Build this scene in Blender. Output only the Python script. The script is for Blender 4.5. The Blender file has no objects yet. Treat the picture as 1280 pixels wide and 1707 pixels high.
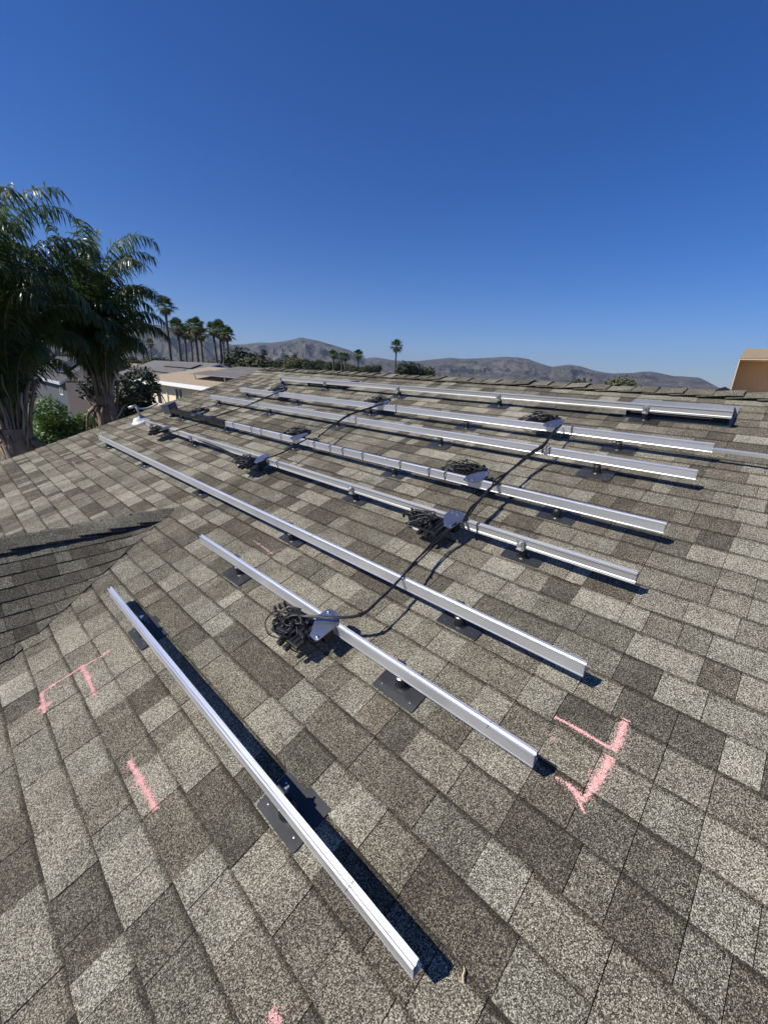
import bpy, bmesh, math, random
from mathutils import Vector, Matrix, noise
R = math.radians
rnd = random.Random(7)
scene = bpy.context.scene
col = scene.collection

# ------------------------------------------------------------------ camera
F_PX, CX, CY = 694.5, 640.0, 853.5            # measured on the 1280 x 1707 photograph
H, Z0, TH = 1.515, 6.2, R(18.43)              # eye above roof plane, roof level at the foot of the camera, roof pitch
C_, S_ = math.cos(TH), math.sin(TH)
def K(p): return Vector((p[0]-CX, p[1]-CY, F_PX))
uc = K((-140.3, 582.0)).normalized()          # along the courses
vc = K((1467.0, 248.0)); vc = (vc-uc*uc.dot(vc)).normalized()   # up the slope
nc = vc.cross(uc)
vhc = vc*C_-nc*S_; upc = vc*S_+nc*C_
CAM = Vector((-H*S_, 0, Z0+H*C_))
cam_d = bpy.data.cameras.new('camera'); cam = bpy.data.objects.new('camera', cam_d); col.objects.link(cam)
cam_d.sensor_fit = 'HORIZONTAL'; cam_d.sensor_width = 36; cam_d.lens = F_PX/1280*36
cam_d.clip_start = 0.05; cam_d.clip_end = 40000
def w_(d): return Vector((d.dot(vhc), d.dot(uc), d.dot(upc)))
ax, ay, az = w_(Vector((1,0,0))), w_(Vector((0,-1,0))), w_(Vector((0,0,-1)))
m = Matrix((ax, ay, az)).transposed().to_4x4(); m.translation = CAM
cam.matrix_world = m
scene.camera = cam

# ------------------------------------------------------------------ sky, sun, exposure
sun_dir = Vector((-.42*C_-S_, .33, -.42*S_+C_)).normalized()
el = math.asin(sun_dir.z); rot = math.atan2(sun_dir.x, sun_dir.y)
world = bpy.data.worlds.new('World'); scene.world = world; world.use_nodes = True
wn = world.node_tree.nodes; wl = world.node_tree.links
sky = wn.new('ShaderNodeTexSky'); sky.sky_type = 'NISHITA'; sky.sun_disc = False
sky.sun_elevation = el; sky.sun_rotation = rot; sky.altitude = 300
sky.air_density = 1.0; sky.dust_density = 0.05; sky.ozone_density = 3.5
hs = wn.new('ShaderNodeHueSaturation'); hs.inputs['Saturation'].default_value = 1.36; hs.inputs['Value'].default_value = 1.0
tint = wn.new('ShaderNodeMix'); tint.data_type = 'RGBA'; tint.blend_type = 'MULTIPLY'; tint.inputs[0].default_value = 1; tint.inputs[7].default_value = (.84, 1.03, 1.58, 1)
wl.new(sky.outputs[0], hs.inputs['Color']); wl.new(hs.outputs[0], tint.inputs[6]); wl.new(tint.outputs[2], wn['Background'].inputs[0]); wn['Background'].inputs[1].default_value = 0.055
sun_d = bpy.data.lights.new('sun', 'SUN'); sun = bpy.data.objects.new('sun', sun_d); col.objects.link(sun)
sun_d.energy = 5.0; sun_d.angle = R(0.53); sun_d.color = (1, .95, .87)
sun.rotation_euler = sun_dir.to_track_quat('Z', 'Y').to_euler()
vs = scene.view_settings; vs.view_transform = 'Standard'; vs.look = 'None'; vs.gamma = 1; vs.exposure = 0.22
vs.use_curve_mapping = False
scene.render.resolution_x = 767; scene.render.resolution_y = 1024

# ------------------------------------------------------------------ pixel -> place helpers
def ray(p): return w_(K(p))
def atZ(p, z): d = ray(p); return CAM+d*((z-CAM.z)/d.z)
def atY(p, y): d = ray(p); return CAM+d*(y/d.y)
def far(p, D): d = ray(p); return CAM+d*(D/math.hypot(d.x, d.y))
def roofuv(p, z=0.0):                          # pixel on the plane z above the roof -> (U, V)
    d = K(p); P = d*(-(H-z)/d.dot(nc)); return P.dot(uc), P.dot(vc)
def pix(P):
    q = Vector(P)-CAM; w = vhc*q.x+uc*q.y+upc*q.z
    return (CX+F_PX*w.z**-1*w.x, CY+F_PX*w.y/w.z) if w.z > .05 else None
def W(U, V, z=0.0): return Vector((V*C_-z*S_, U, Z0+V*S_+z*C_))

# ------------------------------------------------------------------ materials
def mat(name, base=(.5,.5,.5), rough=.6, metal=0.0, spec=.5, var=0.0, vscale=5.0, bump=0.0, bscale=40.0, stretch=None, trans=0):
    mt = bpy.data.materials.new(name); mt.use_nodes = True
    nt = mt.node_tree; N, L = nt.nodes, nt.links; b = N['Principled BSDF']
    b.inputs['Base Color'].default_value = (*base, 1); b.inputs['Roughness'].default_value = rough
    b.inputs['Metallic'].default_value = metal; b.inputs['Specular IOR Level'].default_value = spec
    if var or bump:
        g = N.new('ShaderNodeNewGeometry'); src = g.outputs['Position']
        if stretch:
            mp = N.new('ShaderNodeMapping'); mp.inputs['Scale'].default_value = stretch
            L.new(src, mp.inputs[0]); src = mp.outputs[0]
    if var:
        nz = N.new('ShaderNodeTexNoise'); nz.inputs['Scale'].default_value = vscale; nz.inputs['Detail'].default_value = 5
        L.new(src, nz.inputs['Vector'])
        mr = N.new('ShaderNodeMapRange'); mr.inputs[1].default_value = .25; mr.inputs[2].default_value = .75
        mr.inputs[3].default_value = 1-var; mr.inputs[4].default_value = 1+var
        L.new(nz.outputs[0], mr.inputs[0])
        mx = N.new('ShaderNodeVectorMath'); mx.operation = 'SCALE'; mx.inputs[0].default_value = base
        L.new(mr.outputs[0], mx.inputs['Scale']); L.new(mx.outputs[0], b.inputs['Base Color'])
        m2 = N.new('ShaderNodeMapRange'); m2.inputs[3].default_value = max(.05, rough-.1); m2.inputs[4].default_value = min(1, rough+.12)
        L.new(nz.outputs[0], m2.inputs[0]); L.new(m2.outputs[0], b.inputs['Roughness'])
    if bump:
        nb = N.new('ShaderNodeTexNoise'); nb.inputs['Scale'].default_value = bscale; nb.inputs['Detail'].default_value = 4
        L.new(src, nb.inputs['Vector'])
        bp = N.new('ShaderNodeBump'); bp.inputs['Strength'].default_value = bump; bp.inputs['Distance'].default_value = .02
        L.new(nb.outputs[0], bp.inputs['Height']); L.new(bp.outputs[0], b.inputs['Normal'])
    if trans: b.inputs['Transmission Weight'].default_value = trans
    return mt

def shingle_material():
    mt = bpy.data.materials.new('shingle_granules'); mt.use_nodes = True
    nt = mt.node_tree; N, L = nt.nodes, nt.links; b = N['Principled BSDF']
    b.inputs['Roughness'].default_value = .95; b.inputs['Specular IOR Level'].default_value = .12
    g = N.new('ShaderNodeNewGeometry')
    at = N.new('ShaderNodeAttribute'); at.attribute_name = 'tone'
    sp = N.new('ShaderNodeSeparateColor'); L.new(at.outputs['Color'], sp.inputs[0])
    def math_(op, a, bb=None, c=None):
        n = N.new('ShaderNodeMath'); n.operation = op
        for i, x in enumerate((a, bb, c)):
            if x is None: continue
            if isinstance(x, (int, float)): n.inputs[i].default_value = x
            else: L.new(x, n.inputs[i])
        return n.outputs[0]
    vo = N.new('ShaderNodeTexVoronoi'); vo.inputs['Scale'].default_value = 440; L.new(g.outputs['Position'], vo.inputs['Vector'])
    sv = N.new('ShaderNodeSeparateColor'); L.new(vo.outputs['Color'], sv.inputs[0])
    n1 = N.new('ShaderNodeTexNoise'); n1.inputs['Scale'].default_value = 430; n1.inputs['Detail'].default_value = 3; L.new(g.outputs['Position'], n1.inputs['Vector'])
    n2 = N.new('ShaderNodeTexNoise'); n2.inputs['Scale'].default_value = 9; n2.inputs['Detail'].default_value = 4; L.new(g.outputs['Position'], n2.inputs['Vector'])
    n3 = N.new('ShaderNodeTexNoise'); n3.inputs['Scale'].default_value = .8; n3.inputs['Detail'].default_value = 3; L.new(g.outputs['Position'], n3.inputs['Vector'])
    # granule value: random per granule + clumping
    gv = math_('ADD', math_('ADD', math_('MULTIPLY', sv.outputs[0], .95), -.10), math_('MULTIPLY', math_('SUBTRACT', n1.outputs[0], .5), .6))
    gv = math_('ADD', gv, math_('MULTIPLY', math_('SUBTRACT', n2.outputs[0], .5), .35))
    gv = math_('ADD', gv, math_('MULTIPLY', math_('SUBTRACT', n3.outputs[0], .5), .35))
    # tone shifts how many of the granules are pale; dark printed band along the upper edge of the exposure
    band = N.new('ShaderNodeMapRange'); band.inputs[1].default_value = .80; band.inputs[2].default_value = .92
    band.inputs[3].default_value = 0; band.inputs[4].default_value = .42
    L.new(math_('ADD', sp.outputs[2], math_('MULTIPLY', math_('SUBTRACT', n2.outputs[0], .5), .25)), band.inputs[0])
    x = math_('SUBTRACT', math_('ADD', gv, math_('MULTIPLY', math_('SUBTRACT', sp.outputs[0], .5), .85)), band.outputs[0])
    cr = N.new('ShaderNodeValToRGB'); L.new(x, cr.inputs[0])
    e = cr.color_ramp.elements; e[0].position = 0.0; e[0].color = (.030,.0277,.0225,1); e[1].position = .95; e[1].color = (.60,.575,.465,1)
    for p, c in ((.22, (.070,.0635,.050,1)), (.42, (.138,.125,.096,1)), (.60, (.24,.223,.171,1)), (.78, (.405,.387,.302,1))):
        q = e.new(p); q.color = c
    red = N.new('ShaderNodeMix'); red.data_type = 'RGBA'; red.blend_type = 'MULTIPLY'
    L.new(sp.outputs[1], red.inputs[0]); L.new(cr.outputs[0], red.inputs[6]); red.inputs[7].default_value = (1.0,.80,.70,1)
    L.new(red.outputs[2], b.inputs['Base Color'])
    bp = N.new('ShaderNodeBump'); bp.inputs['Strength'].default_value = .75; bp.inputs['Distance'].default_value = .0022
    L.new(math_('ADD', sv.outputs[1], n1.outputs[0]), bp.inputs['Height']); L.new(bp.outputs[0], b.inputs['Normal'])
    return mt

M = dict(
    shingle=shingle_material(),
    deck=mat('roof_felt', (.03,.03,.03), .95),
    alu=mat('mill_aluminium', (.86,.87,.89), .33, .78, var=.05, vscale=3, bump=.06, bscale=6, stretch=(14, .4, 14)),
    alu_dull=mat('dull_aluminium', (.60,.60,.59), .42, .6, var=.10, vscale=3, bump=.06, bscale=6, stretch=(14, .4, 14)),  # greyer, rougher tone for the rails turned other side forward
    plate=mat('inverter_plate', (.36,.38,.42), .30, .9, var=.05, vscale=14),
    flash=mat('black_flashing', (.028,.029,.031), .42, .0, .5, var=.18, vscale=9, bump=.08, bscale=14),
    black=mat('black_plastic', (.012,.012,.013), .36, 0, .5, var=.2, vscale=30),
    rubber=mat('cable_rubber', (.012,.012,.012), .42, 0, .45),
    steel=mat('bolt_steel', (.75,.75,.74), .25, 1.0),
    label=mat('white_label', (.75,.75,.73), .5),
    grey_metal=mat('galvanised', (.42,.43,.44), .45, .7, var=.12, vscale=8),
    vent_metal=mat('vent_sheet', (.33,.34,.34), .5, .5, var=.12, vscale=6),
    box_grey=mat('junction_box_grey', (.09,.105,.13), .5, .2, var=.08, vscale=10),
    white_pvc=mat('white_pvc', (.75,.75,.72), .5, var=.06, vscale=10),
    pink=mat('pink_chalk', (.78,.43,.40), .95, spec=.1, var=.18, vscale=90),
    pinkfaint=mat('worn_pink_chalk', (.62,.40,.36), .95, spec=.1, var=.15, vscale=90),
    card=mat('cardboard', (.64,.50,.34), .85, spec=.2, var=.08, vscale=6, bump=.05, bscale=30),
    film=mat('black_film', (.015,.015,.018), .25),
    twig=mat('dry_twig', (.55,.42,.25), .8),
    stucco=mat('stucco', (.55,.50,.42), .9, var=.06, vscale=2),
    cream=mat('cream_stucco', (.78,.64,.42), .9, var=.05, vscale=2),
    beige=mat('beige_stucco', (.64,.51,.385), .9, var=.06, vscale=1.5, bump=.1, bscale=25),
    bluegrey=mat('bluegrey_siding_shade', (.075,.082,.095), .8, var=.06, vscale=2),  # colour darkened so the gabled house's sunlit side wall looks shaded
    sagegrey=mat('sage_siding', (.30,.29,.22), .8, var=.06, vscale=2),
    trim=mat('white_trim', (.78,.77,.74), .55, var=.04, vscale=3),
    trim_grey=mat('grey_trim', (.45,.47,.50), .6, var=.04, vscale=3),
    glass=mat('dark_glass', (.02,.025,.03), .08, 0, .6),
    solar=mat('solar_glass', (.008,.009,.012), .6, 0, .12),
    solar_haze=mat('solar_matt_back', (.15,.14,.125), .8, 0, .15, var=.06, vscale=2),
    frame=mat('panel_frame', (.45,.45,.45), .4, .6),
    roof_tan=mat('tan_shingle', (.33,.265,.19), .95, spec=.1, var=.22, vscale=7, bump=.3, bscale=18),
    roof_grey=mat('grey_shingle', (.155,.15,.145), .95, spec=.1, var=.22, vscale=6, bump=.3, bscale=18),
    roof_dark=mat('charcoal_shingle', (.085,.085,.085), .95, spec=.1, var=.22, vscale=6, bump=.3, bscale=18),
    roof_red=mat('red_tile', (.40,.15,.09), .9, var=.2, vscale=3),
    brown=mat('brown_wood', (.10,.065,.04), .8, var=.2, vscale=4),
    wall_far=mat('pale_wall', (.62,.57,.50), .9, var=.1, vscale=1),
    frond=mat('palm_leaflet', (.040,.066,.022), .34, 0, .42, var=.25, vscale=3),
    frond_light=mat('palm_leaflet_young', (.065,.105,.035), .36, 0, .5, var=.25, vscale=3),
    petiole=mat('palm_petiole', (.16,.16,.07), .5, 0, .4, var=.3, vscale=6),
    drybase=mat('dry_leaf_base', (.27,.195,.13), .9, var=.65, vscale=9, bump=.9, bscale=30, stretch=(1,1,.25)),
    spathe=mat('grey_woody_bract', (.36,.33,.27), .7, var=.25, vscale=6, bump=.3, bscale=30, stretch=(1,1,.1)),
    trunk=mat('palm_trunk', (.20,.15,.11), .9, var=.4, vscale=5, bump=.6, bscale=22),
    fantrunk=mat('fan_palm_trunk', (.085,.072,.06), .9, var=.3, vscale=2),
    fan=mat('fan_palm_leaf', (.058,.085,.032), .5, 0, .35, var=.35, vscale=1.5),
    fan_dry=mat('fan_palm_dry_leaf', (.16,.12,.07), .8, var=.3, vscale=1.5),
    leaf=mat('glossy_leaf', (.10,.17,.035), .35, 0, .5, var=.45, vscale=6),
    leaf_dark=mat('dark_leaf', (.022,.036,.013), .5, 0, .35, var=.4, vscale=2),
    leaf_far=mat('far_leaf', (.045,.058,.024), .75, 0, .2, var=.45, vscale=.9),
    leaf_olive=mat('olive_leaf', (.095,.10,.045), .75, 0, .2, var=.4, vscale=.9),
    bark=mat('bark', (.12,.085,.06), .9, var=.3, vscale=6),
)

for key, col_, amt in (('frond', (.10,.17,.03), .22), ('frond_light', (.16,.24,.05), .3), ('leaf', (.16,.28,.04), .25), ('fan', (.12,.17,.04), .2)):   # thin leaves let sun through
    nt = M[key].node_tree; b = nt.nodes['Principled BSDF']; out = nt.nodes['Material Output']
    tr = nt.nodes.new('ShaderNodeBsdfTranslucent'); tr.inputs[0].default_value = (*col_, 1); ms = nt.nodes.new('ShaderNodeMixShader'); ms.inputs[0].default_value = amt
    nt.links.new(b.outputs[0], ms.inputs[1]); nt.links.new(tr.outputs[0], ms.inputs[2]); nt.links.new(ms.outputs[0], out.inputs['Surface'])

# ------------------------------------------------------------------ object helpers
def link(name, me, m=None, parent=None):
    o = bpy.data.objects.new(name, me); col.objects.link(o)
    if m is not None:
        for x in (m if isinstance(m, (list, tuple)) else [m]): me.materials.append(x)
    if parent: o.parent = parent
    return o
def mesh(name, vs_, fs, m=None, parent=None, smooth=False, mi=None):
    me = bpy.data.meshes.new(name); me.from_pydata([tuple(v) for v in vs_], [], fs); me.update()
    if smooth: me.polygons.foreach_set('use_smooth', [True]*len(me.polygons))
    if mi: me.polygons.foreach_set('material_index', mi)
    return link(name, me, m, parent)
def tag(o, label=None, cat=None, group=None, kind=None):
    if label: o['label'] = label
    if cat: o['category'] = cat
    if group: o['group'] = group
    if kind: o['kind'] = kind
    return o
def empty(name, loc=(0,0,0), rot=(0,0,0)):
    o = bpy.data.objects.new(name, None); col.objects.link(o); o.location = loc; o.rotation_euler = rot
    o.empty_display_size = .1; return o
def roof_empty(name, U, V, z=0.0, spin=0.0):         # local x = up the slope, y = along the courses, z = off the roof
    o = empty(name, W(U, V, z)); o.rotation_euler = (Matrix.Rotation(-TH, 3, 'Y') @ Matrix.Rotation(spin, 3, 'Z')).to_euler()
    return o
def copy_tree(o, parent=None):
    c = o.copy(); col.objects.link(c); c.parent = parent
    for ch in [k for k in KIDS(o)]: copy_tree(ch, c)
    return c
def KIDS(o): return [k for k in o.children]
class MB:
    def __init__(s): s.v = []; s.f = []; s.mi = []
    def add(s, vs_, fs, mi=0):
        n = len(s.v); s.v += [Vector(v) for v in vs_]; s.f += [tuple(i+n for i in f) for f in fs]; s.mi += [mi]*len(fs)
    def box(s, lo, hi, mi=0, M4=None, bev=0.0):
        if bev > 0:
            bm = bmesh.new(); bmesh.ops.create_cube(bm, size=1)
            for v in bm.verts: v.co = Vector(((lo[i]+hi[i])/2+v.co[i]*(hi[i]-lo[i]) for i in range(3)))
            bmesh.ops.bevel(bm, geom=list(bm.edges), offset=bev, segments=2, affect='EDGES', profile=.6)
            bm.verts.ensure_lookup_table(); bm.verts.index_update()
            vs_ = [v.co.copy() for v in bm.verts]; fs = [tuple(v.index for v in f.verts) for f in bm.faces]; bm.free()
        else:
            vs_ = [Vector((x, y, z)) for x in (lo[0], hi[0]) for y in (lo[1], hi[1]) for z in (lo[2], hi[2])]
            fs = [(0,1,3,2),(4,6,7,5),(0,4,5,1),(2,3,7,6),(0,2,6,4),(1,5,7,3)]
        if M4 is not None: vs_ = [M4 @ v for v in vs_]
        s.add(vs_, fs, mi); return s
    def tube(s, pts, r, n=8, mi=0, cap=True):
        pts = [Vector(p) for p in pts]; rings = []
        up = Vector((0, 0, 1)); base = len(s.v)
        t0 = (pts[1]-pts[0]).normalized(); a = t0.orthogonal().normalized()
        for i, p in enumerate(pts):
            t = (pts[min(i+1, len(pts)-1)]-pts[max(i-1, 0)])
            t = t.normalized() if t.length > 1e-9 else t0
            a = (a-t*a.dot(t)); a = a.normalized() if a.length > 1e-6 else t.orthogonal().normalized()
            bb = t.cross(a); rr = r[i] if isinstance(r, (list, tuple)) else r
            s.v += [p+(a*math.cos(k*2*math.pi/n)+bb*math.sin(k*2*math.pi/n))*rr for k in range(n)]
        for i in range(len(pts)-1):
            for k in range(n):
                k2 = (k+1) % n
                s.f.append((base+i*n+k, base+i*n+k2, base+(i+1)*n+k2, base+(i+1)*n+k)); s.mi.append(mi)
        if cap:
            s.f.append(tuple(base+k for k in reversed(range(n)))); s.mi.append(mi)
            e = base+(len(pts)-1)*n; s.f.append(tuple(e+k for k in range(n))); s.mi.append(mi)
        return s
    def lathe(s, prof, n=16, mi=0, off=(0,0,0)):
        base = len(s.v); off = Vector(off)
        for (r, z) in prof: s.v += [off+Vector((r*math.cos(k*2*math.pi/n), r*math.sin(k*2*math.pi/n), z)) for k in range(n)]
        for i in range(len(prof)-1):
            for k in range(n):
                k2 = (k+1) % n; s.f.append((base+i*n+k, base+i*n+k2, base+(i+1)*n+k2, base+(i+1)*n+k)); s.mi.append(mi)
        e = base+(len(prof)-1)*n; s.f.append(tuple(e+k for k in range(n))); s.mi.append(mi)
        return s
    def prism(s, poly, z0, z1, mi=0):           # polygon in x,y
        n = len(poly); vs_ = [(x, y, z0) for x, y in poly]+[(x, y, z1) for x, y in poly]
        fs = [tuple(reversed(range(n))), tuple(range(n, 2*n))]+[(i, (i+1) % n, n+(i+1) % n, n+i) for i in range(n)]
        s.add(vs_, fs, mi); return s
    def build(s, name, m, parent=None, smooth=False):
        return mesh(name, s.v, s.f, m, parent, smooth, s.mi if isinstance(m, (list, tuple)) else None)
def spline(pts, k=6):                            # Catmull-Rom
    P = [Vector(p) for p in pts]; P = [P[0]*2-P[1]]+P+[P[-1]*2-P[-2]]; out = []
    for i in range(1, len(P)-2):
        a, b, c, d = P[i-1:i+3]
        for j in range(k):
            t = j/k
            out.append(.5*((2*b)+(c-a)*t+(2*a-5*b+4*c-d)*t*t+(3*b-a-3*c+d)*t**3))
    out.append(P[-2]); return out

# ================================================================== GROUND AND MOUNTAINS
def ground():
    vs_, fs = [], []
    rr = [0, 30, 80, 200, 500, 1200, 3000, 6000, 12000, 16000]; n = 48
    for r in rr:
        for k in range(n): vs_.append((r*math.cos(k*2*math.pi/n), r*math.sin(k*2*math.pi/n), 0))
    for i in range(len(rr)-1):
        for k in range(n): fs.append((i*n+k, i*n+(k+1) % n, (i+1)*n+(k+1) % n, (i+1)*n+k))
    mt = mat('suburb_ground', (.13,.125,.085), .95, spec=.1, var=.5, vscale=.06)
    tag(mesh('ground', vs_, fs, mt), kind='structure')
ground()

SKYL = [(-700,560),(-420,548),(-250,552),(-120,556),(0,549),(90,545),(160,548),(200,542),(229,537),(243,537.5),(258,541),(275,544),(300,541),(330,548),(360,566),(387,574),(410,573),(434,570),(452,570.5),(470,568.5),(488,565),(501,561.5),(515,564),(532,567.5),(559,575.5),(583,583),(598,592),(610,597),(622,595),(630,595.5),(649,599),(673,601.5),(700,601),(725,598),(750,595.5),(770,597.5),(800,596.5),(825,595),(840,594),(862,595),(880,597.5),(900,605),(920,611),(935,609),(950,607),(968,610),(990,617),(1005,620),(1020,622),(1040,621.5),(1055,621),(1070,619),(1085,618.5),(1103,622),(1120,626),(1140,627),(1165,629),(1180,636),(1195,644.5),(1207,650),(1240,652),(1300,651),(1400,655),(1600,662),(1900,676)]
def skyl(x):
    for (a, b), (c, d) in zip(SKYL, SKYL[1:]):
        if a <= x <= c: return b+(d-b)*(x-a)/(c-a)
    return SKYL[-1][1]
def mountains():
    cols = []
    xs = []; x = -700.0
    while x <= 1900: xs.append(x); x += 3.0 if 180 < x < 1240 else 14.0
    ROWS = 64; vs_ = []; fs = []
    for x in xs:
        d = ray((x, skyl(x))); hh = math.hypot(d.x, d.y); el_ = d.z/hh
        az_ = Vector((d.x/hh, d.y/hh))
        ang = math.atan2(d.y, d.x)
        D = 7200+900*noise.noise((ang*3, 1.7, 0))
        Hh = CAM.z+D*max(el_, .0008)
        D0 = D-3300
        for j in range(ROWS):
            t = j/(ROWS-1)*1.15
            if t <= 1:
                r = D0+(D-D0)*t
                wx = az_.x*r/520; wy = az_.y*r/520
                warp = noise.noise((wx*.7, wy*.7, 3.1))*1.2
                lat = ang*D/430+warp*.9            # spurs run down towards the valley floor
                sp = 1-abs(noise.noise((lat, t*1.3, 5.0)))*2
                sp2 = 1-abs(noise.noise((lat*2.6+4, t*3.0, 9.0)))*2
                sp3 = noise.noise((wx*5, wy*5, 2.0))+.6*noise.noise((wx*11, wy*11, 6.0))
                base = t**1.5
                env = max(0, 1-t)**.75*min(1, t*3)
                z = Hh*(base+env*(.42*sp+.26*sp2+.10*sp3-.16))
                z = max(z, -2) if t > .02 else -2
            else:
                r = D+(t-1)*9000; z = Hh*(1-(t-1)*1.5)
            z = min(z, CAM.z+(Hh-CAM.z)*r/D*(0.985 if t < 1 else 1)) if 0 < t < 1 else z
            vs_.append((CAM.x+az_.x*r, az_.y*r, z))
    for i in range(len(xs)-1):
        for j in range(ROWS-1): fs.append((i*ROWS+j, (i+1)*ROWS+j, (i+1)*ROWS+j+1, i*ROWS+j+1))
    mt = mat('chaparral', (.135,.115,.088), .95, spec=.05, var=.0)
    N, L = mt.node_tree.nodes, mt.node_tree.links; b = N['Principled BSDF']
    g = N.new('ShaderNodeNewGeometry')
    n1 = N.new('ShaderNodeTexNoise'); n1.inputs['Scale'].default_value = .006; n1.inputs['Detail'].default_value = 8; n1.inputs['Roughness'].default_value = .65
    L.new(g.outputs['Position'], n1.inputs['Vector'])
    cr = N.new('ShaderNodeValToRGB'); L.new(n1.outputs[0], cr.inputs[0])
    e = cr.color_ramp.elements; e[0].position = .36; e[0].color = (.045,.045,.038,1); e[1].position = .68; e[1].color = (.145,.125,.105,1)
    q = e.new(.50); q.color = (.072,.066,.056,1)
    # pale bare cuts and house lots scattered over the lower slopes
    vo = N.new('ShaderNodeTexVoronoi'); vo.inputs['Scale'].default_value = .028; vo.inputs['Randomness'].default_value = 1; L.new(g.outputs['Position'], vo.inputs['Vector'])
    lt = N.new('ShaderNodeMath'); lt.operation = 'LESS_THAN'; L.new(vo.outputs['Distance'], lt.inputs[0]); lt.inputs[1].default_value = .20
    n2 = N.new('ShaderNodeTexNoise'); n2.inputs['Scale'].default_value = .0025; n2.inputs['Detail'].default_value = 3; L.new(g.outputs['Position'], n2.inputs['Vector'])
    gt = N.new('ShaderNodeMapRange'); gt.inputs[1].default_value = .52; gt.inputs[2].default_value = .64; L.new(n2.outputs[0], gt.inputs[0])
    sx = N.new('ShaderNodeSeparateXYZ'); L.new(g.outputs['Position'], sx.inputs[0])
    lo = N.new('ShaderNodeMapRange'); lo.inputs[1].default_value = 260; lo.inputs[2].default_value = 60; L.new(sx.outputs[2], lo.inputs[0])
    m1 = N.new('ShaderNodeMath'); m1.operation = 'MULTIPLY'; L.new(lt.outputs[0], m1.inputs[0]); L.new(gt.outputs[0], m1.inputs[1])
    m2 = N.new('ShaderNodeMath'); m2.operation = 'MULTIPLY'; L.new(m1.outputs[0], m2.inputs[0]); L.new(lo.outputs[0], m2.inputs[1])
    mx = N.new('ShaderNodeMix'); mx.data_type = 'RGBA'; L.new(m2.outputs[0], mx.inputs[0]); L.new(cr.outputs[0], mx.inputs[6]); mx.inputs[7].default_value = (.50,.45,.38,1)
    L.new(mx.outputs[2], b.inputs['Base Color'])
    tag(mesh('mountains', vs_, fs, mt, smooth=False), kind='structure')
mountains()

# ================================================================== OUR HOUSE: ROOF
RIDGE_V, RAKE_U, EAVE_V, END_U = 4.40, 7.72, -3.2, -4.5
EXP, VOFF = .1432, .012
GA = (3.55, .77)                                # where the gable ridge dies into the main slope (U, V)
TH2 = R(26.0); T1, T2 = math.tan(TH), math.tan(TH2)
GXA = GA[1]*C_; GZ = Z0+GA[1]*S_                # gable ridge: x <= GXA, y = GA[0], z = GZ
def facet_z(x, y): return GZ-abs(y-GA[0])*T2
def main_z(x): return Z0+x*T1
def smax(a, b, k=.055):
    h = max(k-abs(a-b), 0)/k; return max(a, b)+h*h*k*.25

house = empty('house', (0, 0, 0)); tag(house, 'house under the grey brown shingle roof with rails bolted to it', 'house')
roof = empty('roof_slope', (0, 0, 0))
bpy.data.objects.remove(roof)
# main deck (front slope), back slope
rx, rz = RIDGE_V*C_, Z0+RIDGE_V*S_; ex, ez = EAVE_V*C_, Z0+EAVE_V*S_
def slab(name, quad, t, m, parent):
    q = [Vector(p) for p in quad]; n = (q[1]-q[0]).cross(q[2]-q[0]).normalized()
    if n.z < 0: n = -n
    vs_ = q+[p-n*t for p in q]
    return mesh(name, vs_, [(0,1,2,3),(7,6,5,4),(0,4,5,1),(1,5,6,2),(2,6,7,3),(3,7,4,0)], m, parent)
roof = slab('roof_slope', [(ex,END_U,ez),(rx,END_U,rz),(rx,RAKE_U,rz),(ex,RAKE_U,ez)], .09, M['deck'], house)
bx_ = rx+5.5
back = slab('back_roof_slope', [(rx+.002,END_U,rz-.004),(bx_,END_U,rz-.004-5.5*T1),(bx_,RAKE_U,rz-.004-5.5*T1),(rx+.002,RAKE_U,rz-.004)], .09, M['roof_grey'], house)
fb = MB()
for (a, b) in (((ex, ez), (rx, rz)), ((bx_, rz-5.5*T1), (rx, rz))):
    p = [Vector((a[0], RAKE_U-.005, a[1]-.095)), Vector((b[0], RAKE_U-.005, b[1]-.095)), Vector((b[0], RAKE_U-.005, b[1]-.26)), Vector((a[0], RAKE_U-.005, a[1]-.26))]
    fb.add(p+[q-Vector((0,.03,0)) for q in p], [(0,1,2,3),(7,6,5,4),(0,4,5,1),(2,6,7,3),(1,5,6,2),(3,7,4,0)])
fb.build('fascia_board', M['trim'], house)
wl_ = MB(); wl_.box((ex+.5, END_U+.4, 0), (bx_-.5, RAKE_U-.45, ez-.12)); wl_.build('wall', M['stucco'], house)
gw = MB(); gw.add([(ex+.5,RAKE_U-.5,ez-.12),(bx_-.5,RAKE_U-.5,ez-.12),(rx,RAKE_U-.5,rz-.14),(ex+.5,RAKE_U-.45,ez-.12),(bx_-.5,RAKE_U-.45,ez-.12),(rx,RAKE_U-.45,rz-.14)], [(0,1,2),(5,4,3),(0,3,4,1),(1,4,5,2),(2,5,3,0)])
gw.build('gable_wall', M['stucco'], house)

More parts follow.
